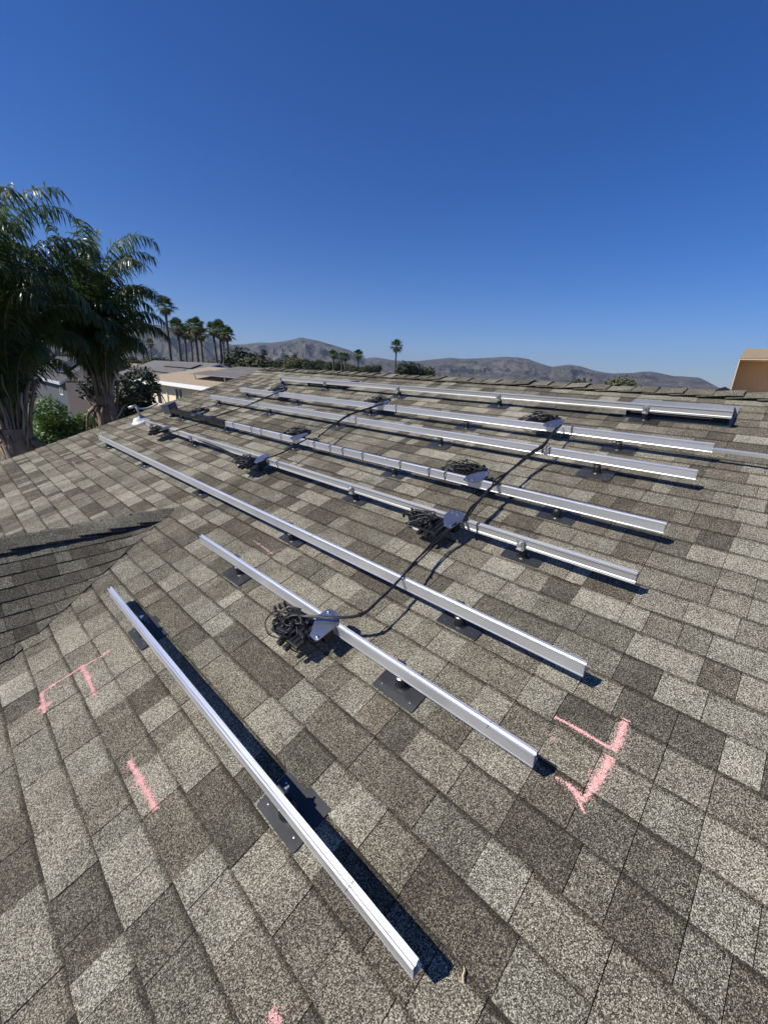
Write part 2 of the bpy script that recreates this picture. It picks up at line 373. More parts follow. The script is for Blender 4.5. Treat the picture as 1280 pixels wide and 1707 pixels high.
# ---- shingles: every tab a wedge with its own butt, thickness and tone
pieces = []                                     # (cols of (butt, top) world points, normal, thickness, tone, red)
lookup = {}                                     # course -> [(u0,u1,zb,zt)]
def tone_pick():
    r = rnd.random()
    if r < .32: return rnd.uniform(.58, .73), rnd.uniform(0, .15)
    if r < .70: return rnd.uniform(.44, .58), rnd.uniform(0, .25)
    if r < .92: return rnd.uniform(.24, .37), rnd.uniform(0, .25)
    return rnd.uniform(.38, .50), rnd.uniform(.15, .40)
def row_joints(lo, hi, prev):
    js = [lo]; x = lo
    while x < hi:
        r = rnd.random()
        w = rnd.uniform(.085, .14) if r < .35 else rnd.uniform(.14, .22) if r < .88 else rnd.uniform(.22, .31)
        x2 = x+w
        if prev and rnd.random() < .42:
            near = min(prev, key=lambda j: abs(j-x2))
            if abs(near-x2) < .06 and near-x > .08: x2 = near
        js.append(x2); x = x2
    js[-1] = hi
    if js[-1]-js[-2] < .05: js.pop(-2)
    return js
nn = Vector((-S_, 0, C_))
def norm_main(): return nn
prev = None
k0 = int((-1.75-VOFF)/EXP); k1 = int((RIDGE_V-VOFF)/EXP)
for k in range(k0, k1+1):
    vb = VOFF+k*EXP
    js = row_joints(-1.6, RAKE_U+.02, prev); prev = js
    wav = rnd.uniform(-.002, .002)
    lk = []
    proud = rnd.random() < .5
    for a, b in zip(js, js[1:]):
        proud = (not proud) if rnd.random() < .8 else proud
        zb = .0095+(.0032 if proud else 0)+rnd.uniform(-.0007, .0007); zt = .0045+(.0015 if proud else 0)
        lk.append((a, b, zb, zt))
        vt = min(vb+EXP+.012, RIDGE_V)
        if vt-vb < .02: continue
        # drop what the gable covers
        um, vm = (a+b)/2, (vb+vt)/2
        xm = vm*C_
        cover = [facet_z(V*C_, U)-main_z(V*C_) for U in (a, b) for V in (vb, vt)]
        if min(cover) > .10: continue
        nx = 2
        blend = max(cover) > -.09
        if blend: nx = 4
        cols = []
        g_ = .0012
        for i in range(nx+1):
            U = a+g_+(b-a-2*g_)*i/nx
            jb = rnd.uniform(-.0016, .0016)+wav
            pts = []
            for V, z in ((vb+jb, zb), (vt, zt)):
                p = W(U, V, z)
                if blend:
                    fz, mz = facet_z(p.x, U), main_z(V*C_)
                    p.z += smax(mz, fz)-mz-(.02 if fz > mz+.03 else 0)
                pts.append(p)
            cols.append(pts)
        t, rd = tone_pick()
        if proud: t = min(1, t+.04)
        pieces.append((cols, nn, zb+.001, t, rd, 'main'))
    lookup[k] = lk
def roof_z(U, V):
    k = math.floor((V-VOFF)/EXP)
    for a, b, zb, zt in lookup.get(k, []):
        if a <= U <= b:
            f = (V-VOFF-k*EXP)/EXP; return zb+(zt-zb)*f
    return .01
# gable facets
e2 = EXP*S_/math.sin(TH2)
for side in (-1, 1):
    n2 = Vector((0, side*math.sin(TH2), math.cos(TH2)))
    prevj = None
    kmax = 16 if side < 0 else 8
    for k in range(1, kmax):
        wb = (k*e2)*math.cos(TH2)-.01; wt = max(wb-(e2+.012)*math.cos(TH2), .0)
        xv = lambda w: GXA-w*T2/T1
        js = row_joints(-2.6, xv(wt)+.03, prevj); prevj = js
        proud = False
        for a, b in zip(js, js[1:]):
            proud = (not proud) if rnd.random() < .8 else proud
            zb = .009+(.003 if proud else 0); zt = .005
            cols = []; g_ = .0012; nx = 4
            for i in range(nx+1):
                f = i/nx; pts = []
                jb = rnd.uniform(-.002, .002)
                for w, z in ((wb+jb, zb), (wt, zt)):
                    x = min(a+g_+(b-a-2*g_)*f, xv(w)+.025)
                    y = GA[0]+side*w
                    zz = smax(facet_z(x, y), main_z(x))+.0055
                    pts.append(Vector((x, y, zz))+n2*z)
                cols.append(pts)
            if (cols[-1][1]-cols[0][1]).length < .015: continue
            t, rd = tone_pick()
            pieces.append((cols, n2, zb+.002, t*.68, rd*.2, 'gable'))  # gable tones lowered and greyed: the slope's shade is put into the colour
def piece_geo(p):
    cols, n, th, t, rd, _ = p
    k = len(cols); vs_ = []; fs = []; tn = []
    for bt, tp in cols: vs_ += [bt, tp, bt-n*th, tp-n*th*.4]
    for i in range(k-1):
        a, b = i*4, (i+1)*4
        fs.append((a, a+1, b+1, b)); fs.append((a+2, a, b, b+2))
    fs.append((0, 2, 3, 1)); e = (k-1)*4; fs.append((e, e+1, e+3, e+2))
    tn = [(t, rd, 0 if i % 2 == 0 else 1, 1) for i in range(len(vs_))]
    return vs_, fs, tn
def set_tone(me, tn):
    at = me.color_attributes.new('tone', 'FLOAT_COLOR', 'POINT')
    at.data.foreach_set('color', [x for c in tn for x in c])
def parea(p):
    cols = p[0]; q = [pix(cols[0][0]), pix(cols[0][1]), pix(cols[-1][1]), pix(cols[-1][0])]
    if any(x is None for x in q): return 0
    c = (sum(x[0] for x in q)/4, sum(x[1] for x in q)/4)
    if not (-10 < c[0] < 1290 and 0 < c[1] < 1717): return 0
    return abs(sum(q[i][0]*q[(i+1) % 4][1]-q[(i+1) % 4][0]*q[i][1] for i in range(4)))/2
order = sorted(range(len(pieces)), key=lambda i: -parea(pieces[i]))
single = set(order[:298])
gable = empty('gable_roof')
bpy.data.objects.remove(gable)
gx0 = -2.7
gv = [(GXA,GA[0],GZ-.012),(gx0,GA[0],GZ-.012)]
wv = (GXA-gx0)*T1/T2
gable = mesh('gable_roof', gv+[(gx0,GA[0]-wv,GZ-.012-wv*T2),(gx0,GA[0]+wv,GZ-.012-wv*T2),(gx0,GA[0]-wv,GZ-.012-wv*T2-.1),(gx0,GA[0]+wv,GZ-.012-wv*T2-.1)], [(0,1,2),(0,3,1),(1,3,5,4,2)], M['deck'], house)
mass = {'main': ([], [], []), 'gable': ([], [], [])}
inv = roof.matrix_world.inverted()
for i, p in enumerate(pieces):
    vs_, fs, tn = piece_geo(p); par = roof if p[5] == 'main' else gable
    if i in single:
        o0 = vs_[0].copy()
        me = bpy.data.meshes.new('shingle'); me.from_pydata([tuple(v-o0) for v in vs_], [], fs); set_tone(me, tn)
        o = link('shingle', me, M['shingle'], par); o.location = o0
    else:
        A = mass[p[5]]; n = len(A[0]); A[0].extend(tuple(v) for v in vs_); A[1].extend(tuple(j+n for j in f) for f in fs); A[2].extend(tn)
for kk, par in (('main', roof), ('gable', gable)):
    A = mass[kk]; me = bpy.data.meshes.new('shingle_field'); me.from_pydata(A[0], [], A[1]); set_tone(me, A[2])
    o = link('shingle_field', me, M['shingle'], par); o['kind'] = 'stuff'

# ridge caps: bent tabs lapped along the ridge, butts towards -y
def cap_mesh(L, w, tl, tr, lift, axis):
    """local: length along -axis dir; cross section bends over the ridge; returns verts/faces/tones"""
    vs_ = []; secs = []
    xs = [-w, -w*.5, -.028, 0, .028, w*.5, w]
    for j, (s, h) in enumerate(((0, lift), (L*.35, lift*.75), (L, .004))):
        for x in xs:
            ax_ = max(abs(x)-.012, 0); drop = ax_*(math.tan(tl) if x < 0 else math.tan(tr))
            jit = rnd.uniform(-.0015, .0015)+(rnd.uniform(-.004, .004) if j == 0 else 0)
            vs_.append(Vector((x*.95, s+(rnd.uniform(-.003, .003) if j == 0 else 0), h-drop+jit)))
    n = len(xs); top = len(vs_)
    vs_ += [v-Vector((0, 0, .0085 if i < n else .006)) for i, v in enumerate(vs_[:top])]
    fs = []
    for j in range(2):
        for i in range(n-1):
            a = j*n+i; fs.append((a, a+1, a+n+1, a+n))
            fs.append((top+a, top+a+n, top+a+n+1, top+a+1))
    for i in range(n-1): fs.append((i, top+i, top+i+1, i+1))
    for j in range(2):
        a = j*n; fs.append((a, a+n, top+a+n, top+a)); a = j*n+n-1; fs.append((a, top+a, top+a+n, a+n))
    return vs_, fs
y = -1.5; ci = 0
while y < RAKE_U-.1:
    ex_ = .20+rnd.uniform(-.012, .012)
    vs_, fs = cap_mesh(min(.31, RAKE_U+.02-y), .15, TH-.06, TH-.06, .024+rnd.uniform(-.004, .010), 'y')
    t, rd = tone_pick(); t = .25+t*.45
    me = bpy.data.meshes.new('ridge_cap'); me.from_pydata([tuple(v) for v in vs_], [], fs)
    set_tone(me, [(t, rd*.6, 0, 1)]*len(vs_))
    o = link('ridge_cap', me, M['shingle'], roof); o.location = (rx, y, rz+.012)
    o.rotation_euler = (0, 0, rnd.uniform(-.02, .02))
    y += ex_
# gable ridge caps, laid from the outer end up to the main slope
x = -2.5
while x < GXA-.03:
    ex_ = .195+rnd.uniform(-.012, .012)
    L_ = min(.30, GXA+.07-x)
    vs_, fs = cap_mesh(L_, .13 if x < GXA-.25 else .105, TH2-.04, TH2-.04, .027+rnd.uniform(-.004, .012), 'x')
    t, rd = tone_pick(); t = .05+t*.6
    me = bpy.data.meshes.new('ridge_cap'); me.from_pydata([(v.y, -v.x, v.z) for v in vs_], [], fs)
    set_tone(me, [(t, rd*.3, 0, 1)]*len(vs_))
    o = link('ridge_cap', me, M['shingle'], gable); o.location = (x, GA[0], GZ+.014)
    o.rotation_euler = (0, rnd.uniform(-.01, .01), rnd.uniform(-.03, .03))
    x += ex_

# ================================================================== RAILS, MOUNTS, INVERTERS, CABLES
RAILS = [  # name by order from the ridge, V of the front face, U near end, U far end, dull face forward
    (.055, .300, 2.640, False), (.647, .300, 2.650, False), (1.045, .303, 6.55, False), (1.625, .305, 6.42, True),
    (2.055, .305, 6.70, False), (2.665, .298, 6.50, False), (3.058, .292, 6.27, False), (3.655, .290, 6.05, True)]
ORD = ['lowest', 'seventh highest', 'sixth highest', 'fifth highest', 'fourth highest', 'third highest', 'second highest', 'topmost']
ZB, ZT = .086, .141
prof_a = [(1,0),(31,0),(33,2),(33,11),(25,15),(26,40),(33,44),(33,55),(23,55),(23,49),(15,49),(15,55),(9,55),(8.4,49),(9.4,47),(7.2,36),(4.6,24),(2.2,13),(0.8,9),(-.6,7.5),(-.6,1)]
def offset_poly(P, d):
    out = []; n = len(P)
    for i in range(n):
        a, b, c = Vector(P[i-1]), Vector(P[i]), Vector(P[(i+1) % n])
        e1 = (b-a).normalized(); e2_ = (c-b).normalized()
        n1 = Vector((-e1.y, e1.x)); n2_ = Vector((-e2_.y, e2_.x)); q = n1+n2_
        q = q/max(.35, 1+n1.dot(n2_)); out.append(b+q*d)
    return out
prof_b = [(1,0),(31,0),(33,2),(33,52),(31,55),(23,55),(23,49),(15,49),(15,55),(3,55),(2.5,52),(6.5,49.5),(3,15),(.5,13),(.5,9.5),(2.5,8.5),(2.5,5),(-1,4),(-1,1)]
def rail_mesh(L, flip):
    P = [(x/1000, z/1000) for x, z in (prof_b if flip else prof_a)]
    I = offset_poly(P, .0017); n = len(P); mb = MB()
    ys = [0, L*.25, L*.5, L*.75, L]
    for y in ys: mb.v += [Vector((p[0], y, p[1])) for p in P]
    for j in range(len(ys)-1):
        for i in range(n): mb.f.append((j*n+i, (j+1)*n+i, (j+1)*n+(i+1) % n, j*n+(i+1) % n))
    for yo, yi, rev in ((0, .35, False), (L, L-.35, True)):
        b = len(mb.v)
        mb.v += [Vector((p[0], yo, p[1])) for p in P]+[Vector((p.x, yo, p.y)) for p in I]+[Vector((p.x, yi, p.y)) for p in I]
        for i in range(n):
            k = (i+1) % n
            q = [(b+i, b+k, b+n+k, b+n+i), (b+n+i, b+n+k, b+2*n+k, b+2*n+i)]
            mb.f += [tuple(reversed(f)) if rev else f for f in q]
        mb.f.append(tuple(b+2*n+i for i in range(n)))
    mb.mi = [0]*len(mb.f); return mb
rail_obj = []
rail_lab = ['lowest aluminium rail, short, its whole front lying near the pink chalk lines', 'short aluminium rail second up from the eave, carrying one inverter',
            'long aluminium rail third up from the eave with no inverter on it', 'dull grey channel rail fifth below the ridge with inverters hanging in front',
            'aluminium rail fourth below the ridge, wrapped with many black cable ties', 'aluminium rail third below the ridge crossed by three cable bundles',
            'aluminium rail second below the ridge with a thin bar out of its end', 'dull grey topmost rail just below the ridge, above two roof vents']
for i, (V, U0, U1, flip) in enumerate(RAILS):
    e = roof_empty('mounting_rail', U0, V, ZB); tag(e, rail_lab[i], 'rail', 'aluminium mounting rails across the roof')
    rail_mesh(U1-U0, flip).build('rail_body', M['alu_dull'] if flip else M['alu'], e)
    if not flip:
        mb = MB()
        sp = {0: .22, 1: .16, 2: 1.62, 4: 1.9, 5: 2.2, 6: 2.6}.get(i)
        if sp: mb.box((-.0006, sp, .0555), (.0306, sp+.0015, .0562)); mb.build('cut_mark', M['rubber'], e)
    rail_obj.append(e)
# thin splice bar running on from the seventh rail
mb = MB(); mb.box((.006, -1.2, .006), (.024, .12, .030), bev=.002); sbar = mb.build('splice_bar', M['alu'], rail_obj[6])
# black cable cover clipped on the far part of the fourth rail
mb = MB(); mb.box((-.004, 4.60, -.004), (-.0008, 6.40, .062), bev=.001); mb.box((-.004, 4.60, .0565), (.034, 6.40, .062), bev=.001)
mb.build('cable_cover', M['black'], rail_obj[4])
# cable ties round the fourth rail
ties = [roofuv(p, .115)[0] for p in ((470,728),(490,733),(526,741),(553,747),(574,752),(607,760),(668,776),(717,787),(744,793),(393,708),(421,716),(439,719))]
def tie(parent, y):
    mb = MB(); h = .0022
    for lo, hi in (((-h,y,-h),(0-.0004,y+.006,.055+h)), ((-h,y,.0554),(.030+h,y+.006,.055+h)), ((.0304,y,-h),(.030+h,y+.006,.055+h)), ((-h,y,-h),(.030+h,y+.006,-.0004))): mb.box(lo, hi)
    mb.box((.006, y-.001, .055+h), (.014, y+.007, .055+.007))
    return mb.build('cable_tie', M['rubber'], parent)
for u in ties: tie(rail_obj[4], u-RAILS[4][1])
for i, ps in ((5, ((590,702),(903,752),(912,756))), (6, ((655,684),(925,716),(955,716))), (3, ((455,778),(790,886)))):
    for p in ps: tie(rail_obj[i], roofuv(p, .12)[0]-RAILS[i][1])

# ---- mounts
def rounded(x0, x1, y0, y1, r, n=4):
    pts = []
    for cx_, cy_, a0 in ((x1-r, y1-r, 0), (x0+r, y1-r, 90), (x0+r, y0+r, 180), (x1-r, y0+r, 270)):
        for k in range(n+1): a = R(a0+90*k/n); pts.append((cx_+r*math.cos(a), cy_+r*math.sin(a)))
    return pts
def make_mount(front):
    e = roof_empty('roof_mount', 0, 0)
    mb = MB(); mb.prism(rounded(0, .158, -.108, .108, .008), 0, .0022)
    fl = mb.build('flashing_plate', M['flash'], e)
    mb = MB()
    for (x, y) in ((.03, .075), (.03, -.075), (.11, .08)): mb.lathe([(0, .0021), (.0045, .0021), (.004, .0042), (.0, .0048)], 8, off=(x, y, 0))
    mb.build('rivet', M['steel'], fl)
    mb = MB(); mb.lathe([(.036, .0022), (.030, .006), (.025, .010), (.0235, .016), (.0235, .052), (.019, .055)], 20, off=(.072, 0, 0)); mb.build('post', M['black'], e, True)
    mb = MB(); mb.lathe([(.021, .0545), (.021, .058), (.016, .060), (.016, .066), (.004, .067)], 18, off=(.072, 0, 0)); mb.build('washer', M['steel'], e)
    sx = -1 if front else 1
    # L foot: base on post, upright against rail
    mb = MB(); xr = .040 if front else .077     # rail sits between .040 and .070 from the lower plate edge
    if front:
        mb.box((.032, -.020, .066), (.098, .020, .073), bev=.0015); mb.box((.042, -.020, .066), (.0505, .020, .128), bev=.002)
    else:
        mb.box((.052, -.020, .066), (.104, .020, .073), bev=.0015); mb.box((.0865, -.020, .066), (.095, .020, .128), bev=.002)
    mb.build('l_foot', M['black'] if not front else M['grey_metal'], e)
    mb = MB(); x0 = .0420 if front else .0950; d = -.010 if front else .010
    for k, (r, a, b) in enumerate(((.012, 0, .25), (.0085, .25, 1.0), (.0045, 1.0, 1.9))):
        pts = [(r*math.cos(t*math.pi/3+.2), r*math.sin(t*math.pi/3+.2)) for t in range(6)]
        vs_ = [(x0+d*a, y_, .108+z_) for y_, z_ in pts]+[(x0+d*b, y_, .108+z_) for y_, z_ in pts]
        mb.add(vs_, [tuple(range(6)), tuple(range(11, 5, -1))]+[(i, (i+1) % 6, 6+(i+1) % 6, 6+i) for i in range(6)])
    mb.build('bolt', M['steel'], e)
    return e
mounts = [[.870, 2.215], [.868, 2.20], [.855, 2.19, 3.575, 4.97, 6.30], [.845, 2.17, 3.50, 4.93, 6.17], [.85, 2.16, 3.54, 4.93, 6.25],
          [.845, 2.15, 3.54, 4.89, 6.30], [.84, 2.14, 3.42, 4.82, 6.12], [.835, 2.14, 3.49, 4.89, 6.00]]
protoA, protoB = make_mount(False), make_mount(True)
usedA = usedB = False
on = ['first', 'second', 'third', 'fourth', 'fifth']
for i, us in enumerate(mounts):
    V, flip = RAILS[i][0], RAILS[i][3]
    for j, U in enumerate(us):
        if flip: o = protoB if not usedB else copy_tree(protoB); usedB = True
        else: o = protoA if not usedA else copy_tree(protoA); usedA = True
        o.location = W(U, V-.052, .0105)
        e_ = Matrix.Rotation(-TH, 3, 'Y') @ Matrix.Rotation(.0, 3, 'Z'); o.rotation_euler = e_.to_euler()
        kb = round((V-.045-VOFF)/EXP)            # the plate lies on one course, its head tucked under the next
        for ch in o.children:
            if ch.name.startswith('flashing_plate'): ch.location = (VOFF+kb*EXP+.003-(V-.052), 0, .0032); ch.rotation_euler = (0, .032, 0)
        q = on[j]+' from the chalk check mark' if len(us) > 2 else ('by the gable' if j else 'by the chalk check mark')
        tag(o, ('clamped black roof mount under the ' if flip else 'black roof mount under the ')+ORD[i]+' rail, '+q, 'roof mount', 'roof mounts under the rails')

# ---- microinverters
def loop_pts(c, rx_, ry_, tilt, a0, a1, n=14, wob=.01):
    out = []
    for k in range(n):
        a = a0+(a1-a0)*k/(n-1)
        out.append(Vector(c)+Vector((rx_*math.cos(a), ry_*math.sin(a), tilt*math.cos(a*1.3)+rnd.uniform(-wob, wob)*.4)))
    return out
def make_inverter(seed, side):
    """local origin on the rail top at the plate; x up slope, y along rail, z off the roof; side = -1 body hangs on the low side"""
    r2 = random.Random(seed); e = roof_empty('microinverter', 0, 0)
    s = side
    # aluminium plate with shoulder shape
    poly = [(s*-.042, .050), (s*-.052, .018), (s*-.050, -.030), (s*-.018, -.062), (s*.030, -.066), (s*.112, -.062), (s*.118, -.052), (s*.114, -.008), (s*.050, .040), (s*.012, .058)]
    if s < 0: poly = poly[::-1]
    mb = MB(); mb.prism(poly, .0015, .0045); pl = mb.build('mounting_plate', M['plate'], e)
    mb = MB()
    for (x, y) in ((s*-.02, -.010), (s*.10, -.045), (s*-.03, .030)): mb.lathe([(.0085, .0045), (.008, .011), (.004, .0115), (.004, .019), (0, .0195)], 6, off=(x, y, 0))
    mb.build('bolt', M['steel'], pl)
    # body: finned black case under plate
    mb = MB(); x0, x1 = sorted((s*.030, s*.190)); mb.box((x0, .000, -.034), (x1, .205, -.010), bev=.006)
    body = mb.build('case', M['black'], e)
    mb = MB()
    for k in range(6):
        mb = MB(); mb.box((x0+.012, .022+k*.028, -.0101), (x1-.02, .030+k*.028, -.004), bev=.0012); mb.build('fin', M['black'], body)
    for (yy, xx) in ((.206, s*.06), (.206, s*.12), (.10, s*.192), (.05, s*.192)):
        mb = MB()
        if yy > .2: mb.box((xx-.011, .203, -.030), (xx+.011, .248, -.010), bev=.004)
        else:
            a, b = sorted((xx, xx+s*.03)); mb.box((a, yy-.012, -.030), (b, yy+.012, -.008), bev=.004)
        mb.build('connector', M['black'], body)
    a, b = sorted((s*.150, s*.1915)); mb = MB(); mb.box((s*.1905-.0006, .118, -.029), (s*.1905+.0006, .172, -.015)); mb.box((min(s*.10,s*.135), .17, -.0102), (max(s*.10,s*.135), .186, -.0088)); mb.build('label_sticker', M['label'], body)
    # tail leads, coiled and tied
    for k in range(3):
        c = (s*(.11+r2.uniform(-.03, .05)), .13+r2.uniform(-.05, .07), .004+k*.006)
        mb = MB(); mb.tube(spline(loop_pts(c, .045+r2.uniform(-.015, .03), .06+r2.uniform(-.02, .04), r2.uniform(-.015, .015), r2.uniform(0, 6), r2.uniform(7.5, 11), wob=.03), 3), .0038, 6)
        mb.build('lead', M['rubber'], e, True)
    for k in range(4):
        mb = MB(); y0_ = r2.uniform(.02, .08); x_ = r2.uniform(.07, .16); y1_ = r2.uniform(.17, .24)
        p = [(s*x_, y0_, -.012), (s*(x_+r2.uniform(-.03, .03)), y0_+.03, .010+.006*k), (s*(x_+r2.uniform(-.05, .04)), (y0_+y1_)/2, .016+.007*k), (s*(x_+r2.uniform(-.03, .04)), y1_, .010), (s*(x_+r2.uniform(-.02, .05)), y1_+.03, -.006), (s*(x_+r2.uniform(.0, .06)), y1_-.02, -.02)]
        mb.tube(spline(p, 5), .0038, 6)
        mb.build('lead', M['rubber'], e, True)
    for k in range(5):                          # plugs and clips strapped on top of the case
        yy, xx = r2.uniform(.03, .18), s*r2.uniform(.06, .17); an = Matrix.Translation((xx, yy, -.004)) @ Matrix.Rotation(r2.uniform(-.6, .6), 4, 'Z')
        mb = MB(); mb.box((-.009, -.030, 0), (.009, .030, .017), bev=.004, M4=an); mb.build('plug', M['black'], e)
    for k in range(3):
        mb = MB(); y_ = .20+k*.02; p = [(s*(.03+.03*k), y_-.03, -.004), (s*(.05+.03*k), y_+.035, .004), (s*(.05+.02*k), y_+.085, -.012-.01*k)]
        mb.tube(spline(p, 4), .0036, 6); mb.lathe([(.0, 0), (.008, 0), (.008, .03), (0, .03)], 8, off=(s*(.05+.02*k), y_+.085, -.03-.01*k)); mb.build('lead_plug', M['rubber'], e, True)
    # bracket leg and black tab below the rail
    mb = MB(); a, b = sorted((s*.02, s*.075)); mb.box((a, -.052, -.060), (b, -.049, .0012)); mb.box((a, -.052, -.060), (b, -.012, -.0575)); mb.build('bracket', M['black'], e)
    return e
INV = [(1, 1.300, -1, 'on the second lowest rail'), (3, 1.275, -1, 'on the fifth rail below the ridge, open roof end'), (4, 1.42, 1, 'on the fourth rail below the ridge, open roof end'),
       (6, 1.34, 1, 'on the second rail below the ridge, open roof end'), (3, 3.36, -1, 'halfway along the fifth rail below the ridge'), (4, 3.44, 1, 'halfway along the fourth rail below the ridge'),
       (6, 3.24, 1, 'halfway along the second rail below the ridge'), (6, 5.25, 1, 'near the palm end of the second rail below the ridge'), (3, 5.62, -1, 'near the palm end of the fifth rail below the ridge'),
       (4, 5.72, 1, 'on the black covered end of the fourth rail')]
for k, (ri, U, side, where) in enumerate(INV):
    e = make_inverter(20+k, side)
    e.location = W(U, RAILS[ri][0]+.015, ZT+.001)
    tag(e, 'black inverter with grey plate '+where, 'inverter', 'inverters bolted to the rails')

# ---- cable bundles
def bundle(label, pts, n=2, r=.0055, spread=.010, seed=1, tie_at=()):
    r *= 1.1
    r2 = random.Random(seed); P = []
    for (px, py, z) in pts:
        U, V = roofuv((px, py), z); P.append(W(U, V, z))
    e = empty('cable_bundle', P[0]); tag(e, label, 'cable', 'cable bundles between the rails')
    for k in range(n):
        off = [Vector((r2.uniform(-1, 1), r2.uniform(-1, 1), r2.uniform(-.5, .5)))*spread for _ in P]
        off[0] *= .3; off[-1] *= .3
        mb = MB(); mb.tube(spline([p-P[0]+o for p, o in zip(P, off)], 8), r*r2.uniform(.75, 1.1), 7); mb.build('cable', M['rubber'], e, True)
    q = spline(P, 8)
    for f in tie_at:
        i = min(len(q)-2, int(f*(len(q)-1))); t = (q[i+1]-q[i]).normalized()
        mb = MB(); mb.tube([q[i]-P[0]-t*.004, q[i]-P[0]+t*.004], r*2.3, 10); tl = Vector((.4, .3, 1)).normalized()
        mb.tube([q[i]-P[0], q[i]-P[0]+Vector((r2.uniform(-.4, .4), r2.uniform(-.4, .4), r2.uniform(-.6, .8)))*.03], .0012, 4); mb.build('cable_tie', M['rubber'], e)
bundle('black cable pair arching from the seventh rail inverter over the sixth rail below the ridge', [(468,1048,.135),(485,1030,.165),(520,1026,.170),(560,1030,.165),(600,1025,.155),(640,995,.150),(668,966,.152),(700,930,.125),(730,900,.115),(760,872,.150)], 3, .0050, .010, 3, (.45, .75))
bundle('black cable bundle between the fifth and fourth rails below the ridge at the open end', [(770,872,.152),(785,850,.150),(800,835,.150),(815,815,.158),(830,802,.160),(850,785,.150)], 4, .0052, .016, 4, (.5,))
bundle('black cable bundle between the fourth and second rails below the ridge at the open end', [(850,785,.150),(870,768,.145),(890,752,.150),(905,742,.160),(920,722,.155),(935,708,.160)], 3, .0055, .013, 5, (.3, .55, .75))
bundle('thin black cable between the fifth and fourth rails, halfway along them', [(440,765,.155),(470,755,.150),(500,738,.150),(515,730,.158)], 2, .0050, .006, 6)
bundle('black cable climbing from the fourth to the second rail, halfway along them', [(530,728,.155),(555,710,.145),(580,692,.155),(610,682,.140),(640,672,.158)], 3, .0055, .012, 7, (.5,))
bundle('long thin cable from the fifth rail to the black covered rail end', [(262,728,.10),(295,717,.15),(336,704,.150),(345,698,.150)], 2, .0055, .008, 8)
bundle('long thin cable from the black covered rail up to the palm end inverter', [(350,697,.150),(380,687,.148),(410,676,.152),(440,664,.155),(470,651,.158)], 2, .0055, .012, 9, (.6,))
bundle('slack cable drooping in front of the fifth rail', [(330,733,.13),(345,738,.115),(370,748,.10),(385,756,.11),(398,768,.11)], 3, .0045, .012, 10)

# ---- grey junction box at the far end of the fourth rail
U, V = roofuv((286, 686), .08)
e = roof_empty('junction_box', U, V, .012, .35); tag(e, 'grey square junction box at the palm end of the covered rail', 'electrical box')
mb = MB(); mb.box((-.075, -.075, .055), (.075, .075, .185), bev=.006); mb.build('box_body', M['box_grey'], e)
mb = MB(); mb.box((-.079, -.079, .1855), (.079, .079, .196), bev=.004); mb.build('lid', M['box_grey'], e)
mb = MB(); mb.box((-.02, -.075, .0), (.02, .075, .004)); mb.box((-.02,-.02,.0),(.02,.02,.056)); mb.build('bracket', M['black'], e)
mb = MB(); mb.tube(spline([(.0,.03,.19),(.0,.04,.30),(-.02,.05,.36)], 4), .006, 6); mb.build('whip', M['rubber'], e, True)

# ---- plumbing bits by the rake
U, V = roofuv((236, 697), 0)
e = roof_empty('vent_pipe', U, V, .010); tag(e, 'grey bent vent pipe standing by the roof edge', 'vent pipe')
mb = MB(); mb.lathe([(.06,.0),(.05,.006),(.028,.03),(.0,.031)], 16); mb.build('collar', M['grey_metal'], e, True)
mb = MB(); mb.tube([(0,0,.01),(0,0,.185)], .018, 12); mb.tube([(-.10,.02,.19),(.02,0,.19)], .02, 12); mb.build('riser', M['grey_metal'], e, True)
mb = MB(); mb.tube(spline([(0,0,.165),(.06,-.02,.125),(.16,-.05,.11),(.30,-.08,.135)], 6), .013, 10); mb.build('arm', M['grey_metal'], e, True)
U, V = roofuv((231, 705), 0)
e = roof_empty('pipe_boot', U, V, .010); tag(e, 'small white domed pipe cap beside the grey vent pipe', 'pipe cap')
mb = MB(); mb.lathe([(.10,0),(.09,.006),(.07,.014),(.055,.045),(.035,.065),(.0,.072)], 18); mb.build('dome', M['white_pvc'], e, True)
mb = MB(); mb.prism(rounded(-.14, .14, -.15, .15, .02), -.002, .004); mb.build('flange', M['grey_metal'], e)

